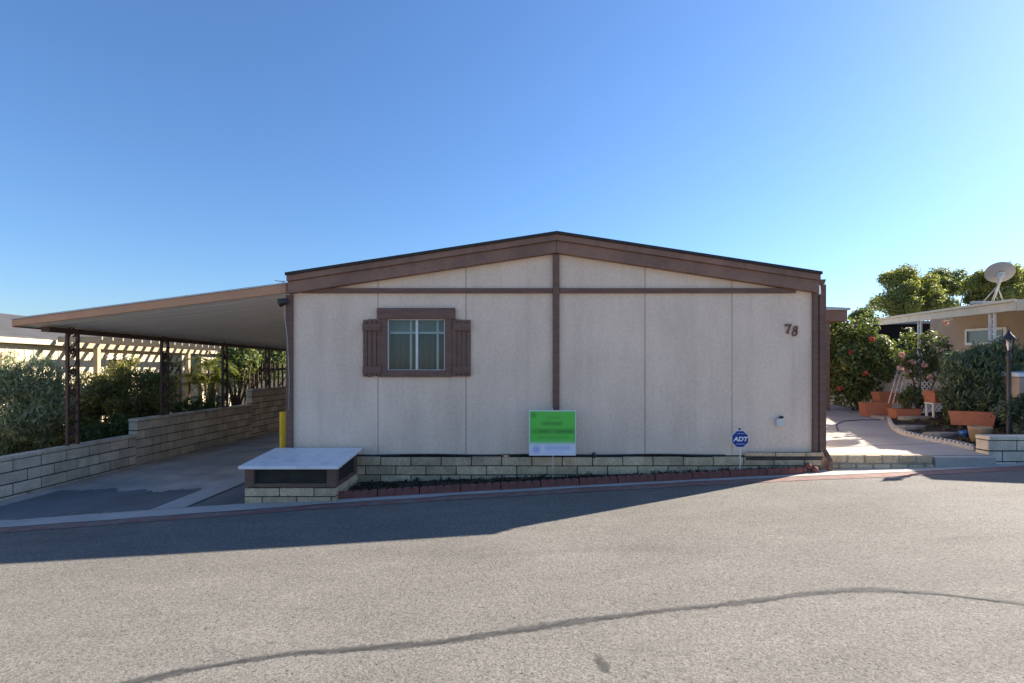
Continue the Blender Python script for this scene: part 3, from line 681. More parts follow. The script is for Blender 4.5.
def ink(u, v):
    k = .0
    for (a, c, d, e, w_) in ((.36, .66, .83, .88, .35), (.26, .72, .69, .75, .8), (.03, .97, .49, .60, .5), (.18, .48, .50, .58, .85), (.56, .98, .50, .58, .9), (.18, .85, .38, .43, .35), (.03, .13, .86, .96, .75)):
        k = max(k, w_*soft(u, v, a, c, d, e, .016))
    gr = np.array((.10, .60, .07))*(1-k)+np.array((.03, .17, .03))*k
    lo = 0
    for (a, c, d, e, w_) in ((.32, .9, .12, .2, .45), (.32, .75, .06, .09, .3), (.07, .22, .05, .2, .6)): lo = max(lo, w_*soft(u, v, a, c, d, e, .02))
    wh = np.array((.80, .82, .92))*(1-lo)+np.array((.12, .16, .6))*lo
    q = 1/(1+math.exp(-(v-.265)/.02)); return gr*q+wh*(1-q)
printed('print', sx0+.012, sx1-.012, sz0+.008, sz1-.012, 6.7125, ink, sg)
MB().tube([(PX(553, 6.72), 6.731, .05), (PX(552.6, 6.72), 6.731, sz1+.025)], .0055, 6).build('stake', M['signwhite'], sg)
def text_mesh(body, size, shear=0, offset=0):
    cu = bpy.data.curves.new('t', 'FONT'); cu.body = body; cu.size = size; cu.align_x = 'CENTER'; cu.align_y = 'CENTER'; cu.shear = shear; cu.offset = offset; cu.extrude = .0015
    o = bpy.data.objects.new('t', cu); C.objects.link(o); me = bpy.data.meshes.new_from_object(o.evaluated_get(bpy.context.evaluated_depsgraph_get()))
    bpy.data.objects.remove(o); return me
sy_ = 6.74; cx, cz = PX(740, sy_), PZ(439, sy_); r8 = 9.2/F*sy_
ss = thing('security_sign', 'small blue octagonal ADT security sign on a white stake', 'sign', (cx, sy_, .1))
octa = lambda r: [(cx+r*math.cos(R(22.5+45*k)), cz+r*math.sin(R(22.5+45*k))) for k in range(8)]
MB().prism_y(octa(r8), sy_-.004, sy_+.004).build('panel', M['signwhite'], ss)
MB().prism_y(octa(r8*.93), sy_-.008, sy_-.0045).build('face', M['blue'], ss)
me = text_mesh('ADT', .088, .2, .003)
for v in me.vertices: v.co = Vector((v.co.x*1.02+cx, sy_-.0105-v.co.z, v.co.y*.9+cz-.002))-ORG[ss.name]
me.materials.append(M['signwhite']); o = bpy.data.objects.new('lettering', me); C.objects.link(o); o.parent = ss
fp = mat('faded print', (.25, .32, .6))
for a, c, z, h in ((-.045, .05, .072, .012), (-.055, .06, -.066, .014)):
    b = MB(); x = a
    while x < c: b.box(cx+x, cx+x+.015, sy_-.0105, sy_-.0082, cz+z-h/2*(.6+.4*rnd.random()), cz+z+h/2); x += .015
    b.build('small_print', fp, ss)
MB().tube([(cx+.008, sy_+.01, .1), (cx+.004, sy_+.01, cz+.03)], .007, 8).build('stake', M['signwhite'], ss)
b = MB().lathe([(.012, 0), (.014, .02), (0, .035)], (cx-.005, sy_, cz+r8-.004), 8); b.build('top_clip', M['blue'], ss)

# ------------------------------------------------------------------ right side: path, walls, bed
def zp(x, y): return .33+.06*(y-7.2)
curve = [(6.71, 7.42), (6.72, 7.82), (6.6, 8.15), (6.58, 8.62), (6.84, 9.2), (7.2, 9.75), (7.5, 10.2)]
pp = [(HX1+.02, 7.13), (6.64, 7.13)]+curve+[(7.45, 11.5), (7.3, 16), (HX1+.02, 16)]
tag(MB().slab(pp, zp, .45).build('path', M['pathc']), kind='structure')
b = MB()                                      # saw cuts in the path
for (p, q) in (((4.3, 8.6), (6.5, 8.6)), ((4.3, 10.2), (7.3, 10.2)), ((4.3, 7.55), (6.66, 7.95))):
    b.add([(p[0], p[1]-.008, zp(*p)+.004), (q[0], q[1]-.008, zp(*q)+.004), (q[0], q[1]+.008, zp(*q)+.004), (p[0], p[1]+.008, zp(*p)+.004)], [(0, 1, 2, 3)])
tag(b.build('path_joint', M['mortar']), kind='structure')
rw = blockwall((4.36, 7.0), (5.78, 7.0), .352, 2, .125, .235, .125, rnd, jit=.009)
rw = rw.build('retaining_wall', [M['block'], M['stone']], loc=(5, 7, .1), bevel=.022)
tag(rw, 'short rough stone retaining wall holding the path beside the downspout', 'wall')
st = MB().box(5.79, 6.62, 6.99, 7.125, .05, .318).build('step', M['conc'], loc=(6.2, 7, .1), bevel=.012)
tag(st, 'plain concrete step between the rough wall and the block wall', 'step')
pw = blockwall((6.645, 7.14), (11.5, 7.14), .585, 3, .15, .4, .2, rnd, cap=.055)
pw = pw.build('retaining_wall', [M['gblock'], M['gmortar']], loc=(8, 7.1, .1), bevel=.008)
tag(pw, 'pale grey block retaining wall under the low shrub at the right edge', 'wall')
def zb_(x, y): return .37+.09*(x-6.7)+.05*(y-7.45)
bed = [(6.73, 7.35), (9.1, 7.35), (9.1, 10.25), (7.55, 10.25)]+[(x+.06, y) for x, y in reversed(curve)]
tag(MB().slab(bed, zb_, .5).build('garden_bed', M['soil']), kind='structure')
tag(MB().slab([(9.1, 7.35), (60, 7.35), (60, 40), (7.3, 40), (7.46, 10.26), (9.1, 10.26)], lambda x, y: .57, .6).build('yard', M['conc']), kind='structure')
# curved scalloped border
dense = []
for (a, c) in zip(curve[:-1], curve[1:]):
    for t in np.linspace(0, 1, 12)[:-1]: dense.append((a[0]+(c[0]-a[0])*t, a[1]+(c[1]-a[1])*t))
da = np.array(dense)
for _ in range(12): da[1:-1] = (da[:-2]+2*da[1:-1]+da[2:])/4
b = MB(); acc = 0
for i in range(len(da)-1):
    x, y = da[i]; x2, y2 = da[i+1]; L_ = math.hypot(x2-x, y2-y); h = .055+.03*abs(math.sin(i*math.pi/2.0))
    an = math.atan2(y2-y, x2-x)
    b.box((x+x2)/2-L_*.52, (x+x2)/2+L_*.52, (y+y2)/2-.03, (y+y2)/2+.03, zp(x, y)-.05, zp(x, y)+h, rot=an)
tag(b.build('garden_border', M['conc_light'], loc=(6.7, 8.6, .4), bevel=.012), 'curved pale scalloped concrete border between path and planting bed', 'border')
for (x, y, a, c, r, lb) in ((7.0, 8.35, .55, .26, .2, 'broken stepping stone nearest to the round tan pot'), (7.05, 9.05, .6, .3, -.25, 'flat stepping stone in the middle of the planting bed'), (7.75, 9.75, .75, .3, .1, 'long tan stone at the back of the bed below the lattice')):
    b = MB(); z = zb_(x, y); n = 9
    poly = [(x+a/2*math.cos(2*math.pi*k/n+r)*rnd.uniform(.85, 1.1), y+c/2*math.sin(2*math.pi*k/n+r)*rnd.uniform(.85, 1.1)) for k in range(n)]
    b.slab(poly, lambda x_, y_: z+.05, .08)
    tag(b.build('stepping_stone', M['stone'], loc=(x, y, z), bevel=.015), lb, 'stone')
cl = [(6.9+rnd.random()*1.6, 7.6+rnd.random()*2.3, 0, .06, .06, .04) for _ in range(60)]
cl = [(x, y, zb_(x, y)+.02, a, c, d) for x, y, z, a, c, d in cl if x > 6.75+max(0, (y-8.7)*.55)]
leafcloud('leaf_litter', cl, 1200, .05, [M['lf_brown'], M['lf_dark']], loc=(7.5, 8.6, .45), seed=12, shell=.2, kind='stuff')
# hose lying on the path
pts = [(5.2+.0, 9.0), (5.35, 9.6), (5.6, 9.9), (6.1, 9.7), (6.6, 9.75), (7.0, 10.0)]
pts = [(PX(838, 9.0), 9.0), (PX(836, 9.6), 9.6), (PX(842, 10.0), 10.0), (PX(860, 10.2), 10.2), (PX(880, 10.2), 10.2)]
tag(MB().tube([(x, y, zp(x, y)+.008) for x, y in pts], .008, 6).build('garden_hose', M['black'], loc=(6, 9.8, .48)), 'thin black hose lying curved across the shaded path', 'hose')
# planters
def trough(label, x, y, z, L_, W, H, rot=0, group='terracotta planters along the path'):
    t = thing('planter', label, 'planter', (x, y, z), group)
    b = MB(); tp = .86
    def ring(l, w_, zz): return [(sx_*l/2, sy2*w_/2, zz) for sx_, sy2 in ((-1, -1), (1, -1), (1, 1), (-1, 1))]
    rs = [ring(L_*tp, W*tp, 0), ring(L_*.97, W*.97, H*.86), ring(L_*1.0, W*1.0, H*.86), ring(L_, W, H), ring(L_*.93, W*.9, H), ring(L_*.9, W*.86, H*.6)]
    v = [q for r_ in rs for q in r_]; f = [(3, 2, 1, 0)]
    for k in range(len(rs)-1): f += [(4*k+i, 4*k+(i+1) % 4, 4*k+4+(i+1) % 4, 4*k+4+i) for i in range(4)]
    mt = Matrix.Rotation(rot, 3, 'Z'); b.add([mt@Vector(q)+Vector((x, y, z)) for q in v], f); b.build('trough', M['terra'], t, bevel=.006)
    b = MB(); b.add([mt@Vector(q)+Vector((x, y, z)) for q in ring(L_*.92, W*.88, H*.8)], [(0, 1, 2, 3)]); b.build('potting_soil', M['soil'], t); return t
trough('long terracotta trough standing at the foot of the red flowering shrub', 7.62, 10.75, zp(0, 10.75)+.0, .52, .3, .29, -.15)
trough('terracotta trough raised on a white pedestal behind two others', PX(887, 11.1), 11.1, .80, .50, .3, .24, -.1)
trough('terracotta trough with spiky plants at the back end of the curved border', 7.66, 10.0, zp(0, 10)+.01, .44, .34, .25, -.2)
trough('terracotta trough held up on a white stand before the lattice', PX(938, 9.7), 9.7, .90, .40, .26, .22, .1)
trough('longest terracotta trough standing under the dense oleander shrub', PX(972, 8.75), 8.75, .565, .62, .28, .24, -.75)
b = MB().lathe([(.13, 0), (.1, .03), (.08, .12), (.12, .21), (.17, .235), (0, .235)], (PX(886, 11.1), 11.1, .56), 16)
tag(b.build('pedestal', M['white'], loc=(PX(886, 11.1), 11.1, .56)), 'small white pedestal carrying a terracotta trough', 'pedestal')
b = MB(); xs_ = PX(939, 9.7)
b.box(xs_-.2, xs_+.2, 9.6, 9.8, .87, .897)
for dx_, dy in ((-.17, -.08), (.17, -.08), (.17, .08), (-.17, .08)): b.box(xs_+dx_-.015, xs_+dx_+.015, 9.7+dy-.015, 9.7+dy+.015, .5, .868)
tag(b.build('plant_stand', M['white'], loc=(xs_, 9.7, .5)), 'white four legged stand under a terracotta trough', 'plant stand')
rp = MB().lathe([(.0, 0), (.115, 0), (.14, .2), (.145, .205), (.145, .235), (.125, .235), (.115, .17), (0, .17)], (PX(980, 7.75), 7.75, zb_(7.08, 7.75)), 24)
tag(rp.build('pot', M['pot'], loc=(PX(980, 7.75), 7.75, .43)), 'round tan pot standing on the end of the block wall', 'pot')
bp = MB().lathe([(0, 0), (.05, 0), (.07, .06), (.065, .1), (.055, .1), (.05, .06), (0, .05)], (PX(963.5, 8.15), 8.15, zb_(7.15, 8.15)), 16)
tag(bp.build('pot', M['bluepot'], loc=(7.15, 8.15, .45)), 'small blue glazed pot beside the round tan pot', 'pot')
# leaning trellis of bleached stakes
b = MB()
for k in range(6):
    x0 = PX(889+4.5*k, 10.4); x1 = PX(903+4.2*k, 10.5)
    b.tube([(x0, 10.42, .83), (x1, 10.62, 1.55+.02*k)], .012, 6)
b.tube([(PX(893, 10.45), 10.49, 1.05), (PX(917, 10.45), 10.49, 1.05)], .009, 5); b.tube([(PX(899, 10.45), 10.58, 1.38), (PX(923, 10.45), 10.58, 1.38)], .009, 5)
tag(b.build('trellis', M['stake'], loc=(PX(900, 10.5), 10.5, .8)), 'leaning trellis of bleached wooden stakes between planters and lattice', 'trellis')
# lattice screen
lat = thing('lattice_fence', 'low white lattice fence behind the roses and planters', 'fence', (9.2, 12, .57))
b = MB(); lx, y0, y1, z0, z1 = 8.85, 10.3, 14.5, .6, 1.42
k = -20
for sgn, ox in ((1, 0), (-1, .012)):
    s = y0-(z1-z0)
    while s < y1+(z1-z0):
        a0, a1 = (s, s+(z1-z0)) if sgn > 0 else (s+(z1-z0), s)
        t0, t1 = 0, 1
        lo, hi = min(a0, a1), max(a0, a1)
        def clip(t): return a0+(a1-a0)*t
        ts = sorted([max(0, min(1, (y0-a0)/(a1-a0))), max(0, min(1, (y1-a0)/(a1-a0)))])
        if ts[1]-ts[0] > .03:
            p0 = (lx+ox, clip(ts[0]), z0+(z1-z0)*ts[0]); p1 = (lx+ox, clip(ts[1]), z0+(z1-z0)*ts[1])
            wv = .018; b.add([(lx+ox, p0[1]-wv, p0[2]), (lx+ox, p0[1]+wv, p0[2]), (lx+ox, p1[1]+wv, p1[2]), (lx+ox, p1[1]-wv, p1[2]),
                              (lx+ox+.008, p0[1]-wv, p0[2]), (lx+ox+.008, p0[1]+wv, p0[2]), (lx+ox+.008, p1[1]+wv, p1[2]), (lx+ox+.008, p1[1]-wv, p1[2])],
                             [(0, 1, 2, 3), (7, 6, 5, 4), (0, 4, 5, 1), (1, 5, 6, 2), (2, 6, 7, 3), (3, 7, 4, 0)])
        s += .105
b.build('lattice', M['white'], lat)
MB().box(lx-.02, lx+.04, y0, y1, z1, z1+.05).box(lx-.02, lx+.04, y0, y1, z0-.05, z0).build('rail', M['white'], lat)
for yy in (y0-.03, 12.6, y1): MB().box(lx-.03, lx+.05, yy-.04, yy+.04, .55, z1+.08).build('fence_post', M['white'], lat)
tag(MB().box(8.93, 9.0, 11.4, 20, .55, 1.5).build('low_wall', M['white'], loc=(9.2, 16, .55), bevel=.01), 'white solid panel wall behind the flowering shrub', 'wall')

# ------------------------------------------------------------------ lamp post
lx_, ly_ = 7.52, 7.75; zL = PZ(352, ly_)
lp = thing('lamp_post', 'black lamp post with a glass lantern standing in the right shrub', 'street lamp', (lx_, ly_, .44))
MB().lathe([(.075, 0), (.07, .06), (.032, .1), (.028, zL-.44-.12), (.038, zL-.44-.1), (.038, zL-.44-.06), (.02, zL-.44-.03), (.02, zL-.44)], (lx_, ly_, .44), 14).build('pole', M['black'], lp)
b = MB()
for k in range(6):
    a = 2*math.pi*k/6; b.tube([(lx_+.038*math.cos(a), ly_+.038*math.sin(a), zL+.02), (lx_+.064*math.cos(a), ly_+.064*math.sin(a), zL+.19)], .006, 5)
b.lathe([(0, 0), (.034, .0), (.044, .02), (0, .02)], (lx_, ly_, zL), 12)
b.lathe([(.092, .18), (.092, .19), (.066, .235), (.035, .27), (.022, .30), (.015, .305), (.018, .32), (0, .345)], (lx_, ly_, zL), 12)
b.lathe([(0, .18), (.092, .18)], (lx_, ly_, zL), 12)
la = b.build('lantern', M['black'], lp)
MB().lathe([(.036, .02), (.061, .178)], (lx_, ly_, zL), 6).build('glass', M['lampglass'], la)
MB().lathe([(.012, .02), (.015, .08), (.028, .11), (.02, .15), (0, .16)], (lx_, ly_, zL), 10).build('bulb', M['white'], la)

# ------------------------------------------------------------------ neighbour on the right
NA = R(19.2); NC = (9.2, 9.4)
def nx(p, k=.045):                               # local frame: x = into the lot, y = back along the eave, z rises with the lot
    return (NC[0]+p[0]*math.cos(NA)+p[1]*math.sin(NA), NC[1]-p[0]*math.sin(NA)+p[1]*math.cos(NA), p[2]+k*p[1])
zt = PZ(299, 9.4); zbt = PZ(310.7, 9.4)
nh = thing('neighbour_house', 'tan house on the right with a pale flat porch roof', 'house', (12, 14, .57))
MB().box(1.9, 12, 1.4, 8.66, .3, zt-.02).build('wall', M['tanwall'], nh, xf=nx)
MB().box(.45, 12, 9.3, 16, .3, zt-.14).build('recess_shade', M['dark'], nh, xf=nx)  # near-black block standing in for the shaded carport interior
MB().box(.3, 12.2, 9.1, 16.2, zt-.138, zt-.05).build('rear_roof', mat('blue grey roofing', (.24, .27, .31)), nh, xf=nx)
b = MB().prism_y([(.06, zt-.09), (13, zt+.2), (13, zt+.3), (.06, zt-.012)], .06, 7.05)
b.prism_y([(.3, zt-.09), (13, zt+.2), (13, zt+.3), (.3, zt-.012)], -1.1, -.002)  # unseen forward strip, added so its shadow falls on road and path
b.build('porch_roof', M['nfascia'], nh, xf=nx)
MB().box(0, .05, 0, 7.08, zbt, zt-.055).box(-.05, .03, -.02, 7.1, zt-.053, zt).build('side_fascia', M['nfascia'], nh, bevel=.005, xf=nx)
MB().box(.052, .3, 0, .05, zbt, zt-.01).build('front_fascia', M['nfascia'], nh, xf=nx)
wn = MB().box(1.84, 1.899, 4.2, 6.25, PZ(346, 13.7)-.22, PZ(328.5, 13.7)-.22).build('window', M['white'], nh, bevel=.005, xf=nx)
MB().box(1.825, 1.839, 4.35, 6.1, PZ(343, 13.7)-.22, PZ(331, 13.7)-.22).build('pane', M['darkglass'], wn, xf=nx)
for yy in (.91, 4.33):
    b = MB()
    for q in (-.085, .085): b.box(.08, .12, yy+q-.018, yy+q+.018, .3, zbt-.002)
    po = b.build('post', M['white'], nh, bevel=.003, xf=nx)
    b = MB(); z0 = .75
    while z0 < zbt-.2:
        for sgn in (1, -1):
            b.tube([(.1, yy+sgn*.055*math.sin(q/12*math.pi*1.8), z0+.12+sgn*(.1-.1*math.cos(q/12*math.pi*1.8))*.6) for q in range(13)], .009, 5)
        z0 += .3
    b.build('scroll', M['white'], po, xf=nx)
# satellite dish
zt += .03; dy_ = 10.3; dc = Vector((PX(1000, dy_), dy_, PZ(273, dy_)))
ds = thing('satellite_dish', 'grey satellite dish on a tripod mount above the porch roof', 'satellite dish', (dc.x, dy_+.1, zt))
b = MB(); n = 28; nr_ = 7
ax = Vector((.42, .62, .50)).normalized(); uu = ax.cross(Vector((0, 0, 1))).normalized(); vv = uu.cross(ax)
rw_, rh_ = .235, .225
for side in (0, 1):
    base = len(b.v); vs_ = []
    for i in range(nr_+1):
        rr = i/nr_
        for k in range(n):
            a = 2*math.pi*k/n; p = dc+uu*(rw_*rr*math.cos(a))+vv*(rh_*rr*math.sin(a))+ax*(.075*rr*rr-.04-(.006 if side else 0)); vs_.append(p)
    fs_ = [(i*n+k, i*n+(k+1) % n, (i+1)*n+(k+1) % n, (i+1)*n+k) for i in range(nr_) for k in range(n)]
    b.smooth = True; b.add(vs_, fs_ if not side else [f[::-1] for f in fs_])
b.build('reflector', M['dish'], ds)
b = MB(); ft = zt+.06; back = dc-ax*.045
b.tube([back, back-ax*.06, (dc.x-.03, dy_-.02, dc.z-.2), (dc.x-.1, dy_+.05, ft)], [.05, .03, .024, .024], 8)
b.box(back.x-.05, back.x+.05, back.y-.05, back.y+.02, back.z-.07, back.z+.03)
b.tube([(dc.x-.05, dy_, dc.z-.26), (dc.x-.24, dy_+.1, ft)], .012, 6); b.tube([(dc.x-.05, dy_, dc.z-.26), (dc.x+.14, dy_+.08, ft)], .012, 6)
b.box(dc.x-.5, dc.x+.5, dy_+.05, dy_+.12, ft-.05, ft); b.box(dc.x-.12, dc.x+.02, dy_+.12, dy_+.28, ft-.04, ft+.01)
b.build('mount', M['galv'], ds)
b = MB(); e = dc+ax*.30-vv*.16
b.tube([dc-vv*rh_*.97, dc-vv*(rh_+.06)+ax*.12, e], .013, 6); b.tube([e, e+ax*-.10+vv*.05], [.032, .022], 8)
b.build('feed_arm', M['galv'], ds)
# pale-topped metal box at the right edge
mb_ = thing('letter_box', 'beige box with a pale rounded top at the right picture edge', 'letter box', (8.65, 8.4, .57))
bx0 = PX(1015.5, 8.4)
MB().box(bx0, bx0+.55, 8.35, 8.85, .95, PZ(377, 8.4)).build('body', M['steelbeige'], mb_, bevel=.02)
MB().prism_x([(8.33, PZ(377, 8.4)+.003), (8.87, PZ(377, 8.4)+.003), (8.85, PZ(373, 8.4)), (8.6, PZ(371.5, 8.4)), (8.35, PZ(373, 8.4))], bx0-.02, bx0+.57).build('lid', M['lid'], mb_, bevel=.01)
MB().box(bx0+.1, bx0+.45, 8.45, 8.75, .5, .948).build('pedestal', M['steelbeige'], mb_)

# ------------------------------------------------------------------ plants on the right
t, cl = shrub('flowering_shrub', 'tall glossy green shrub with red flowers beside the porch', 'shrub', (8.1, 12.0, .55), (8.1, 12.0, 1.68), (.82, .62, 1.02), 46, .27, 11000, .10, [M['lf_mid'], M['lf_olive'], M['lf_dark']], 21, stem_r=.035, shell=.45)
flowers(t, [(PX(872, 11.3), 11.3, PZ(339, 11.3)), (PX(865.5, 11.3), 11.3, PZ(373, 11.3)), (PX(840, 11.35), 11.35, PZ(388, 11.35)), (PX(851, 11.4), 11.4, PZ(352, 11.4))], .045, M['pet_red'], 2)
t, cl = shrub('rose_bush', 'sparse leggy rose bush with pale pink blooms before the porch post', 'shrub', (PX(918, 10.3), 10.3, .55), (PX(922, 10.3), 10.3, 1.85), (.48, .4, .48), 18, .17, 2300, .075, [M['lf_mid'], M['lf_blue'], M['lf_brown']], 22, stem_r=.014, shell=.2)
flowers(t, [(PX(x, 9.95), 9.95, PZ(y, 9.95)) for x, y in ((946, 323), (902, 355), (900, 368), (907, 372), (924, 365), (930, 377), (912, 362))], .045, M['pet_pink'], 3)
MB().tube([(PX(920, 10.0), 10.0, .55), (PX(920.5, 10.0), 10.0, 1.3), (PX(921, 10.0), 10.0, 1.9)], .012, 6).build('support_stake', M['black'], t)
t, cl = shrub('oleander_shrub', 'dense dark oleander shrub growing behind the lamp post', 'shrub', (PX(972, 9.1), 9.1, .55), (PX(977, 9.0), 9.0, 1.36), (.58, .5, .68), 38, .22, 11000, .11, [M['lf_blue'], M['lf_mid']], 23, aspect=.2, mode='up', shell=.35)
t, cl = shrub('low_shrub', 'low blue green shrub spilling over the block wall', 'shrub', (8.0, 7.75, .5), (8.05, 7.76, .82), (.72, .36, .36), 28, .16, 7000, .07, [M['lf_blue'], M['lf_dark']], 24, aspect=.3, shell=.35)
t, cl = shrub('hedge_bush', 'light green bush behind the lantern at the right edge', 'shrub', (9.55, 9.7, .55), (PX(1022, 9.4), 9.45, 1.62), (.5, .32, .45), 18, .18, 3600, .08, [M['lf_mid'], M['lf_olive']], 25, shell=.4)
t, cl = shrub('succulent_plant', 'spiky reddish green plant growing in the trough by the border', 'plant', (7.76, 10.0, .72), (7.8, 10.02, .95), (.28, .16, .2), 8, .1, 420, .2, [M['lf_dark'], M['lf_brown'], M['lf_mid']], 26, aspect=.12, mode='up', shell=.1, stem_r=.008)
t, cl = shrub('potted_plant', 'small dark green plant growing beside the long terracotta trough', 'plant', (PX(949, 9.1), 9.1, .55), (PX(949, 9.1), 9.1, .76), (.15, .15, .19), 8, .09, 800, .06, [M['lf_dark']], 27, stem_r=.008)
# trees on the hill behind the neighbour
def tree(name, label, base, crown, k, rs, n, size, mats, seed, group, core=False):
    t = thing(name, label, 'tree', base, group); cl = []
    for (c, r, kk) in crown: cl += blob(c, r, kk, rs, seed+kk+len(cl), .85, core=False)
    rg = random.Random(seed); b = MB(); bs = Vector(base); top = Vector(crown[0][0])
    b.tube([bs, bs.lerp(top, .35)+Vector((.2, 0, 0)), bs.lerp(top, .7)], [rs*.28, rs*.22, rs*.14], 8)
    for c in rg.sample(cl, min(14, len(cl))):
        e = Vector(c[:3]); s_ = bs.lerp(top, rg.uniform(.3, .65)); b.tube([s_, s_.lerp(e, .5)+Vector((0, 0, -.1*rs)), e], [rs*.11, rs*.07, rs*.03], 5)
    b.build('trunk', M['bark'], t)
    leafcloud('crown', cl, n, size, mats, t, seed=seed, shell=.55, aspect=.65, soft_=.2); return t
G = 'trees beyond the neighbouring house'
Y = 34
tree('broadleaf_tree', 'large yellow green tree with rounded clumps at the left of the far grove', (PX(910, Y), Y, .5), [((PX(908, Y), Y, PZ(298, Y)), (1.9, 2.0, 1.5), 22), ((PX(907, Y), Y+1, PZ(276, Y)), (.6, 1.0, .5), 7), ((PX(921, Y), Y+.5, PZ(283, Y)), (.8, 1.0, .6), 7), ((PX(888, Y), Y-1, PZ(306, Y)), (.8, 1.0, .6), 8)], 0, .55, 26000, .14, [M['lf_pine'], M['lf_mid'], M['lf_olive'], M['lf_dark']], 131, G)
Y = 36
tree('broadleaf_tree', 'large dark topped tree in the middle of the far grove', (PX(955, Y), Y, .5), [((PX(951, Y), Y, PZ(298, Y)), (2.8, 2.2, 1.6), 28), ((PX(957, Y), Y+1, PZ(277, Y)), (1.0, 1.2, .55), 9), ((PX(938, Y), Y, PZ(284, Y)), (.9, 1.0, .6), 7)], 0, .58, 26000, .14, [M['lf_mid'], M['lf_pine'], M['lf_olive'], M['lf_dark']], 132, G)
Y = 33
tree('broadleaf_tree', 'tree of the far grove rising behind the satellite dish', (PX(1015, Y), Y, .5), [((PX(1008, Y), Y, PZ(291, Y)), (2.4, 2.0, 1.5), 24), ((PX(1022, Y), Y+1, PZ(273, Y)), (1.0, 1.3, .6), 9), ((PX(984, Y), Y, PZ(281, Y)), (.8, 1.0, .6), 7)], 0, .55, 24000, .14, [M['lf_pine'], M['lf_mid'], M['lf_olive'], M['lf_dark']], 133, G)
Y = 38
tree('broadleaf_tree', 'small distant tree showing just past the porch awning', (PX(862, Y), Y, .5), [((PX(861, Y), Y, PZ(318, Y)), (.6, .8, .7), 9), ((PX(873, Y), Y, PZ(322, Y)), (.5, .8, .5), 5)], 0, .42, 6000, .13, [M['lf_mid'], M['lf_dark']], 34, G)
# ------------------------------------------------------------------ neighbour on the left
nl = thing('neighbour_house', 'cream sided house on the left under a grey shingle roof', 'house', (-12, 11, .1))
WX = -10.1; EX = -9.95
b = MB().box(WX-7, WX, 3.5, 19, -.2, 2.06)
for i in range(78):
    y = 3.6+.2*i
    b.box(WX+.001, WX+.012, y, y+.02, -.1, 2.04)
b.build('wall', M['cream'], nl)
b = MB(); b.prism_y([(EX-.02, 2.165), (EX-.02, 2.19), (-13.6, 3.02), (-17.4, 2.19), (-17.4, 2.165), (-13.6, 2.98)][::-1], 3.2, 19.4); b.build('roof', M['greyroof'], nl)
b = MB().box(EX-.02, EX+.03, 3.18, 19.4, 2.05, 2.16).box(WX+.002, EX-.021, 3.2, 19.4, 2.062, 2.075); b.build('fascia', mat('cream eave paint', (.52, .46, .34)), nl)
for y0, y1 in ((9.2, 10.1), (12.7, 13.6)):
    wf = MB().box(WX+.002, WX+.04, y0, y1, .95, 1.85).build('window', M['creamtrim'] if y0 > 10 else M['brown'], nl)
    MB().box(WX+.041, WX+.045, y0+.07, y1-.07, 1.02, 1.78).build('pane', M['darkglass'], wf)
do = MB().box(WX+.002, WX+.03, 14.7, 16.6, .15, 1.95).build('door', M['darkglass'], nl)
MB().box(WX+.031, WX+.05, 15.6, 15.7, .15, 1.95).build('door_frame', M['creamtrim'], do)
# pergola
pg = thing('pergola', 'cream wooden pergola along the left neighbour house', 'pergola', (-8.6, 12, .16))
MB().prism_x([(11.0, 2.05), (11.08, 1.99), (16.0, 1.99), (16.12, 2.05), (16.12, 2.11), (11.0, 2.11)], -9.54, -9.46).build('beam', M['pergola'], pg, bevel=.01)
for y in (11.72, 15.0): MB().box(-9.55, -9.45, y-.05, y+.05, .1, 1.988).build('post', M['pergola'], pg, bevel=.006)
MB().box(-9.915, -9.885, 11.5, 16.15, 2.165, 2.25).build('lit_strip', M['white'], pg)  # added white board in place of the sunlit strip behind the rafters
for k in range(17):
    y = 11.15+.3*k
    MB().prism_y([(-9.88, 2.112), (-9.0, 2.112), (-8.92, 2.17), (-8.92, 2.24), (-9.88, 2.24)], y-.014, y+.014).build('rafter', M['pergola'], pg)
# far left rear: fence, trees, palm
pf = thing('picket_fence', 'dark picket fence behind the tall end of the block wall', 'fence', (-8, 17.2, .1))
b = MB()
for k in range(22): b.box(-9.0+.14*k, -8.95+.14*k, 17.2, 17.23, .1, 1.72)
b.build('pickets', M['ironbrown'], pf); MB().box(-9.05, -5.9, 17.232, 17.26, 1.5, 1.58).box(-9.05, -5.9, 17.232, 17.26, .6, .68).build('rail', M['ironbrown'], pf)
t, cl = shrub('lavender_shrub', 'rounded grey green shrub at the left picture edge', 'shrub', (-8.15, 8.0, .16), (-8.05, 8.15, .90), (1.0, .72, .74), 54, .25, 30000, .085, [M['lf_grey'], M['lf_dark'], M['lf_grey']], 41, aspect=.21, mode='up', shell=.4)
t, cl = shrub('round_shrub', 'tall leafy shrub between the first two carport posts', 'shrub', (-8.0, 10.6, .16), (-7.95, 10.5, .97), (.9, .75, .84), 46, .25, 22000, .075, [M['lf_olive'], M['lf_mid'], M['lf_brown']], 42, aspect=.3, mode='up', shell=.4)
t, cl = shrub('white_rose_bush', 'small bush with white blooms behind the middle wall', 'shrub', (-7.25, 11.6, .16), (-7.2, 11.6, .62), (.5, .7, .38), 18, .14, 2600, .06, [M['lf_dark'], M['lf_mid']], 43)
flowers(t, [(-6.95, 11.2, .86), (-7.0, 11.7, .95), (-6.9, 12.0, .88)], .04, M['pet_white'], 6)
t, cl = shrub('dry_shrub', 'yellowish half dry shrub beside the first carport post', 'shrub', (-8.6, 9.9, .16), (-8.55, 9.9, .7), (.6, .5, .55), 22, .2, 6000, .08, [M['lf_olive'], M['lf_brown'], M['lf_grey']], 45, aspect=.3, mode='up', shell=.4)
cl = [(-6.75-rnd.random()*3.1, 6+rnd.random()*9, .2, .12, .12, .1) for _ in range(220)]
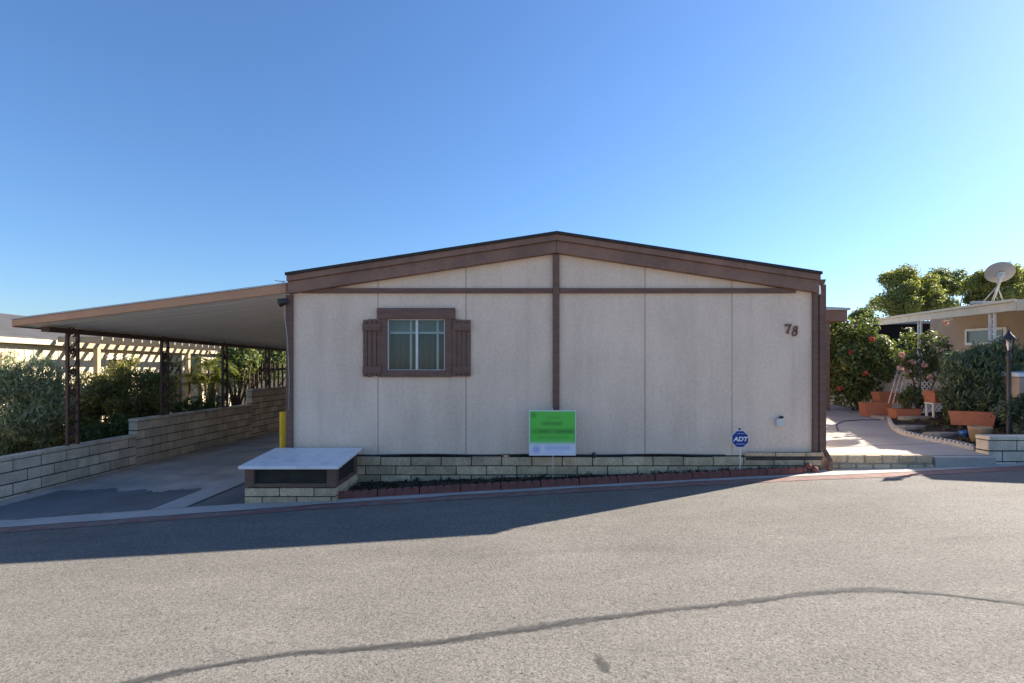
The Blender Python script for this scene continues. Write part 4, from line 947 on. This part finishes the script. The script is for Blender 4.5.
leafcloud('ground_cover', cl, 12000, .07, [M['lf_dark'], M['lf_mid'], M['lf_brown']], loc=(-8, 10, .16), seed=46, shell=.2, kind='stuff')
t, cl = shrub('seedling_shrub', 'dark low plant behind the front stretch of block wall', 'shrub', (-7.2, 9.0, .16), (-7.15, 8.9, .42), (.35, .9, .26), 16, .13, 2800, .06, [M['lf_dark'], M['lf_mid']], 44)
def palm(name, label, base, h, nf, fl, seed):
    t = thing(name, label, 'palm', base); rg = random.Random(seed); b0 = Vector(base)
    for s_ in range(4):
        pass
    b = MB(); tops = []
    for s_ in range(5):
        a = b0+Vector((rg.uniform(-.25, .25), rg.uniform(-.25, .25), 0)); e = a+Vector((rg.uniform(-.3, .3), rg.uniform(-.3, .3), h*rg.uniform(.55, 1))); tops.append(e)
        b.tube([a, a.lerp(e, .5), e], [.05, .045, .035], 7)
    b.build('trunk', M['bark'], t)
    b = MB()
    for e in tops:
        for k in range(nf):
            az = rg.uniform(0, 6.283); el = rg.uniform(.35, 1.25); d = Vector((math.cos(az), math.sin(az), 0)); L_ = fl*rg.uniform(.7, 1.1)
            pts = []
            for q in range(9):
                s_ = q/8; pts.append(e+d*(L_*s_*math.cos(el)*(1+.2*s_))+Vector((0, 0, L_*(s_*math.sin(el)-s_*s_*.75))))
            b.tube(pts, [.012*(1-q/10) for q in range(9)], 4, cap=False)
            sd_ = d.cross(Vector((0, 0, 1)))
            for q in range(1, 27):
                s_ = q/26*8; i0 = min(7, int(s_)); p = pts[i0].lerp(pts[i0+1], s_-i0); tn = (pts[i0+1]-pts[i0]).normalized()
                for sg_ in (-1, 1):
                    ll = .26*fl*(1-.6*abs(q/26-.4)); dr_ = (sd_*sg_+tn*.7+Vector((0, 0, -.25+rg.uniform(-.15, .15)))).normalized()
                    wv = tn*.013; b.add([p-wv, p+dr_*ll*.5-wv*1.2, p+dr_*ll, p+dr_*ll*.5+wv*1.2], [(0, 1, 2, 3)])
    b.build('fronds', M['lf_yel'], t); return t
palm('areca_palm', 'yellow green clumping palm beyond the pergola', (PX(207, 14.8), 14.8, .16), 1.45, 9, 1.05, 51)
t, cl = shrub('dark_tree', 'dark bushy tree behind the rear carport corner', 'tree', (PX(262, 18.5), 18.5, .1), (PX(262, 18.5), 18.5, 2.1), (1.4, .9, .95), 30, .4, 5200, .13, [M['lf_dark'], M['lf_mid'], M['lf_olive']], 52, stem_r=.06)
t, cl = shrub('dark_tree', 'leafy tree right of the palm below the carport beam', 'tree', (PX(236, 16.2), 16.2, .1), (PX(238, 16.2), 16.2, 1.75), (.6, .6, .8), 18, .26, 3000, .11, [M['lf_mid'], M['lf_dark'], M['lf_olive']], 53, stem_r=.05)
# pale house further back, glimpsed between the posts
fh = thing('neighbour_house', 'pale yellow house far behind the palm', 'house', (-14, 27, 0))
MB().box(-17, -9.2, 22.5, 30, -.2, 2.5).build('wall', M['cream'], fh)
MB().prism_x([(22, 2.5), (30.5, 2.5), (26, 3.3)], -17.4, -8.8).build('roof', M['greyroof'], fh)
d2 = MB().box(-14.2, -13.3, 22.46, 22.5, .1, 2.0).box(-12.6, -11.9, 22.46, 22.5, .9, 2.0).build('window', M['darkglass'], fh)
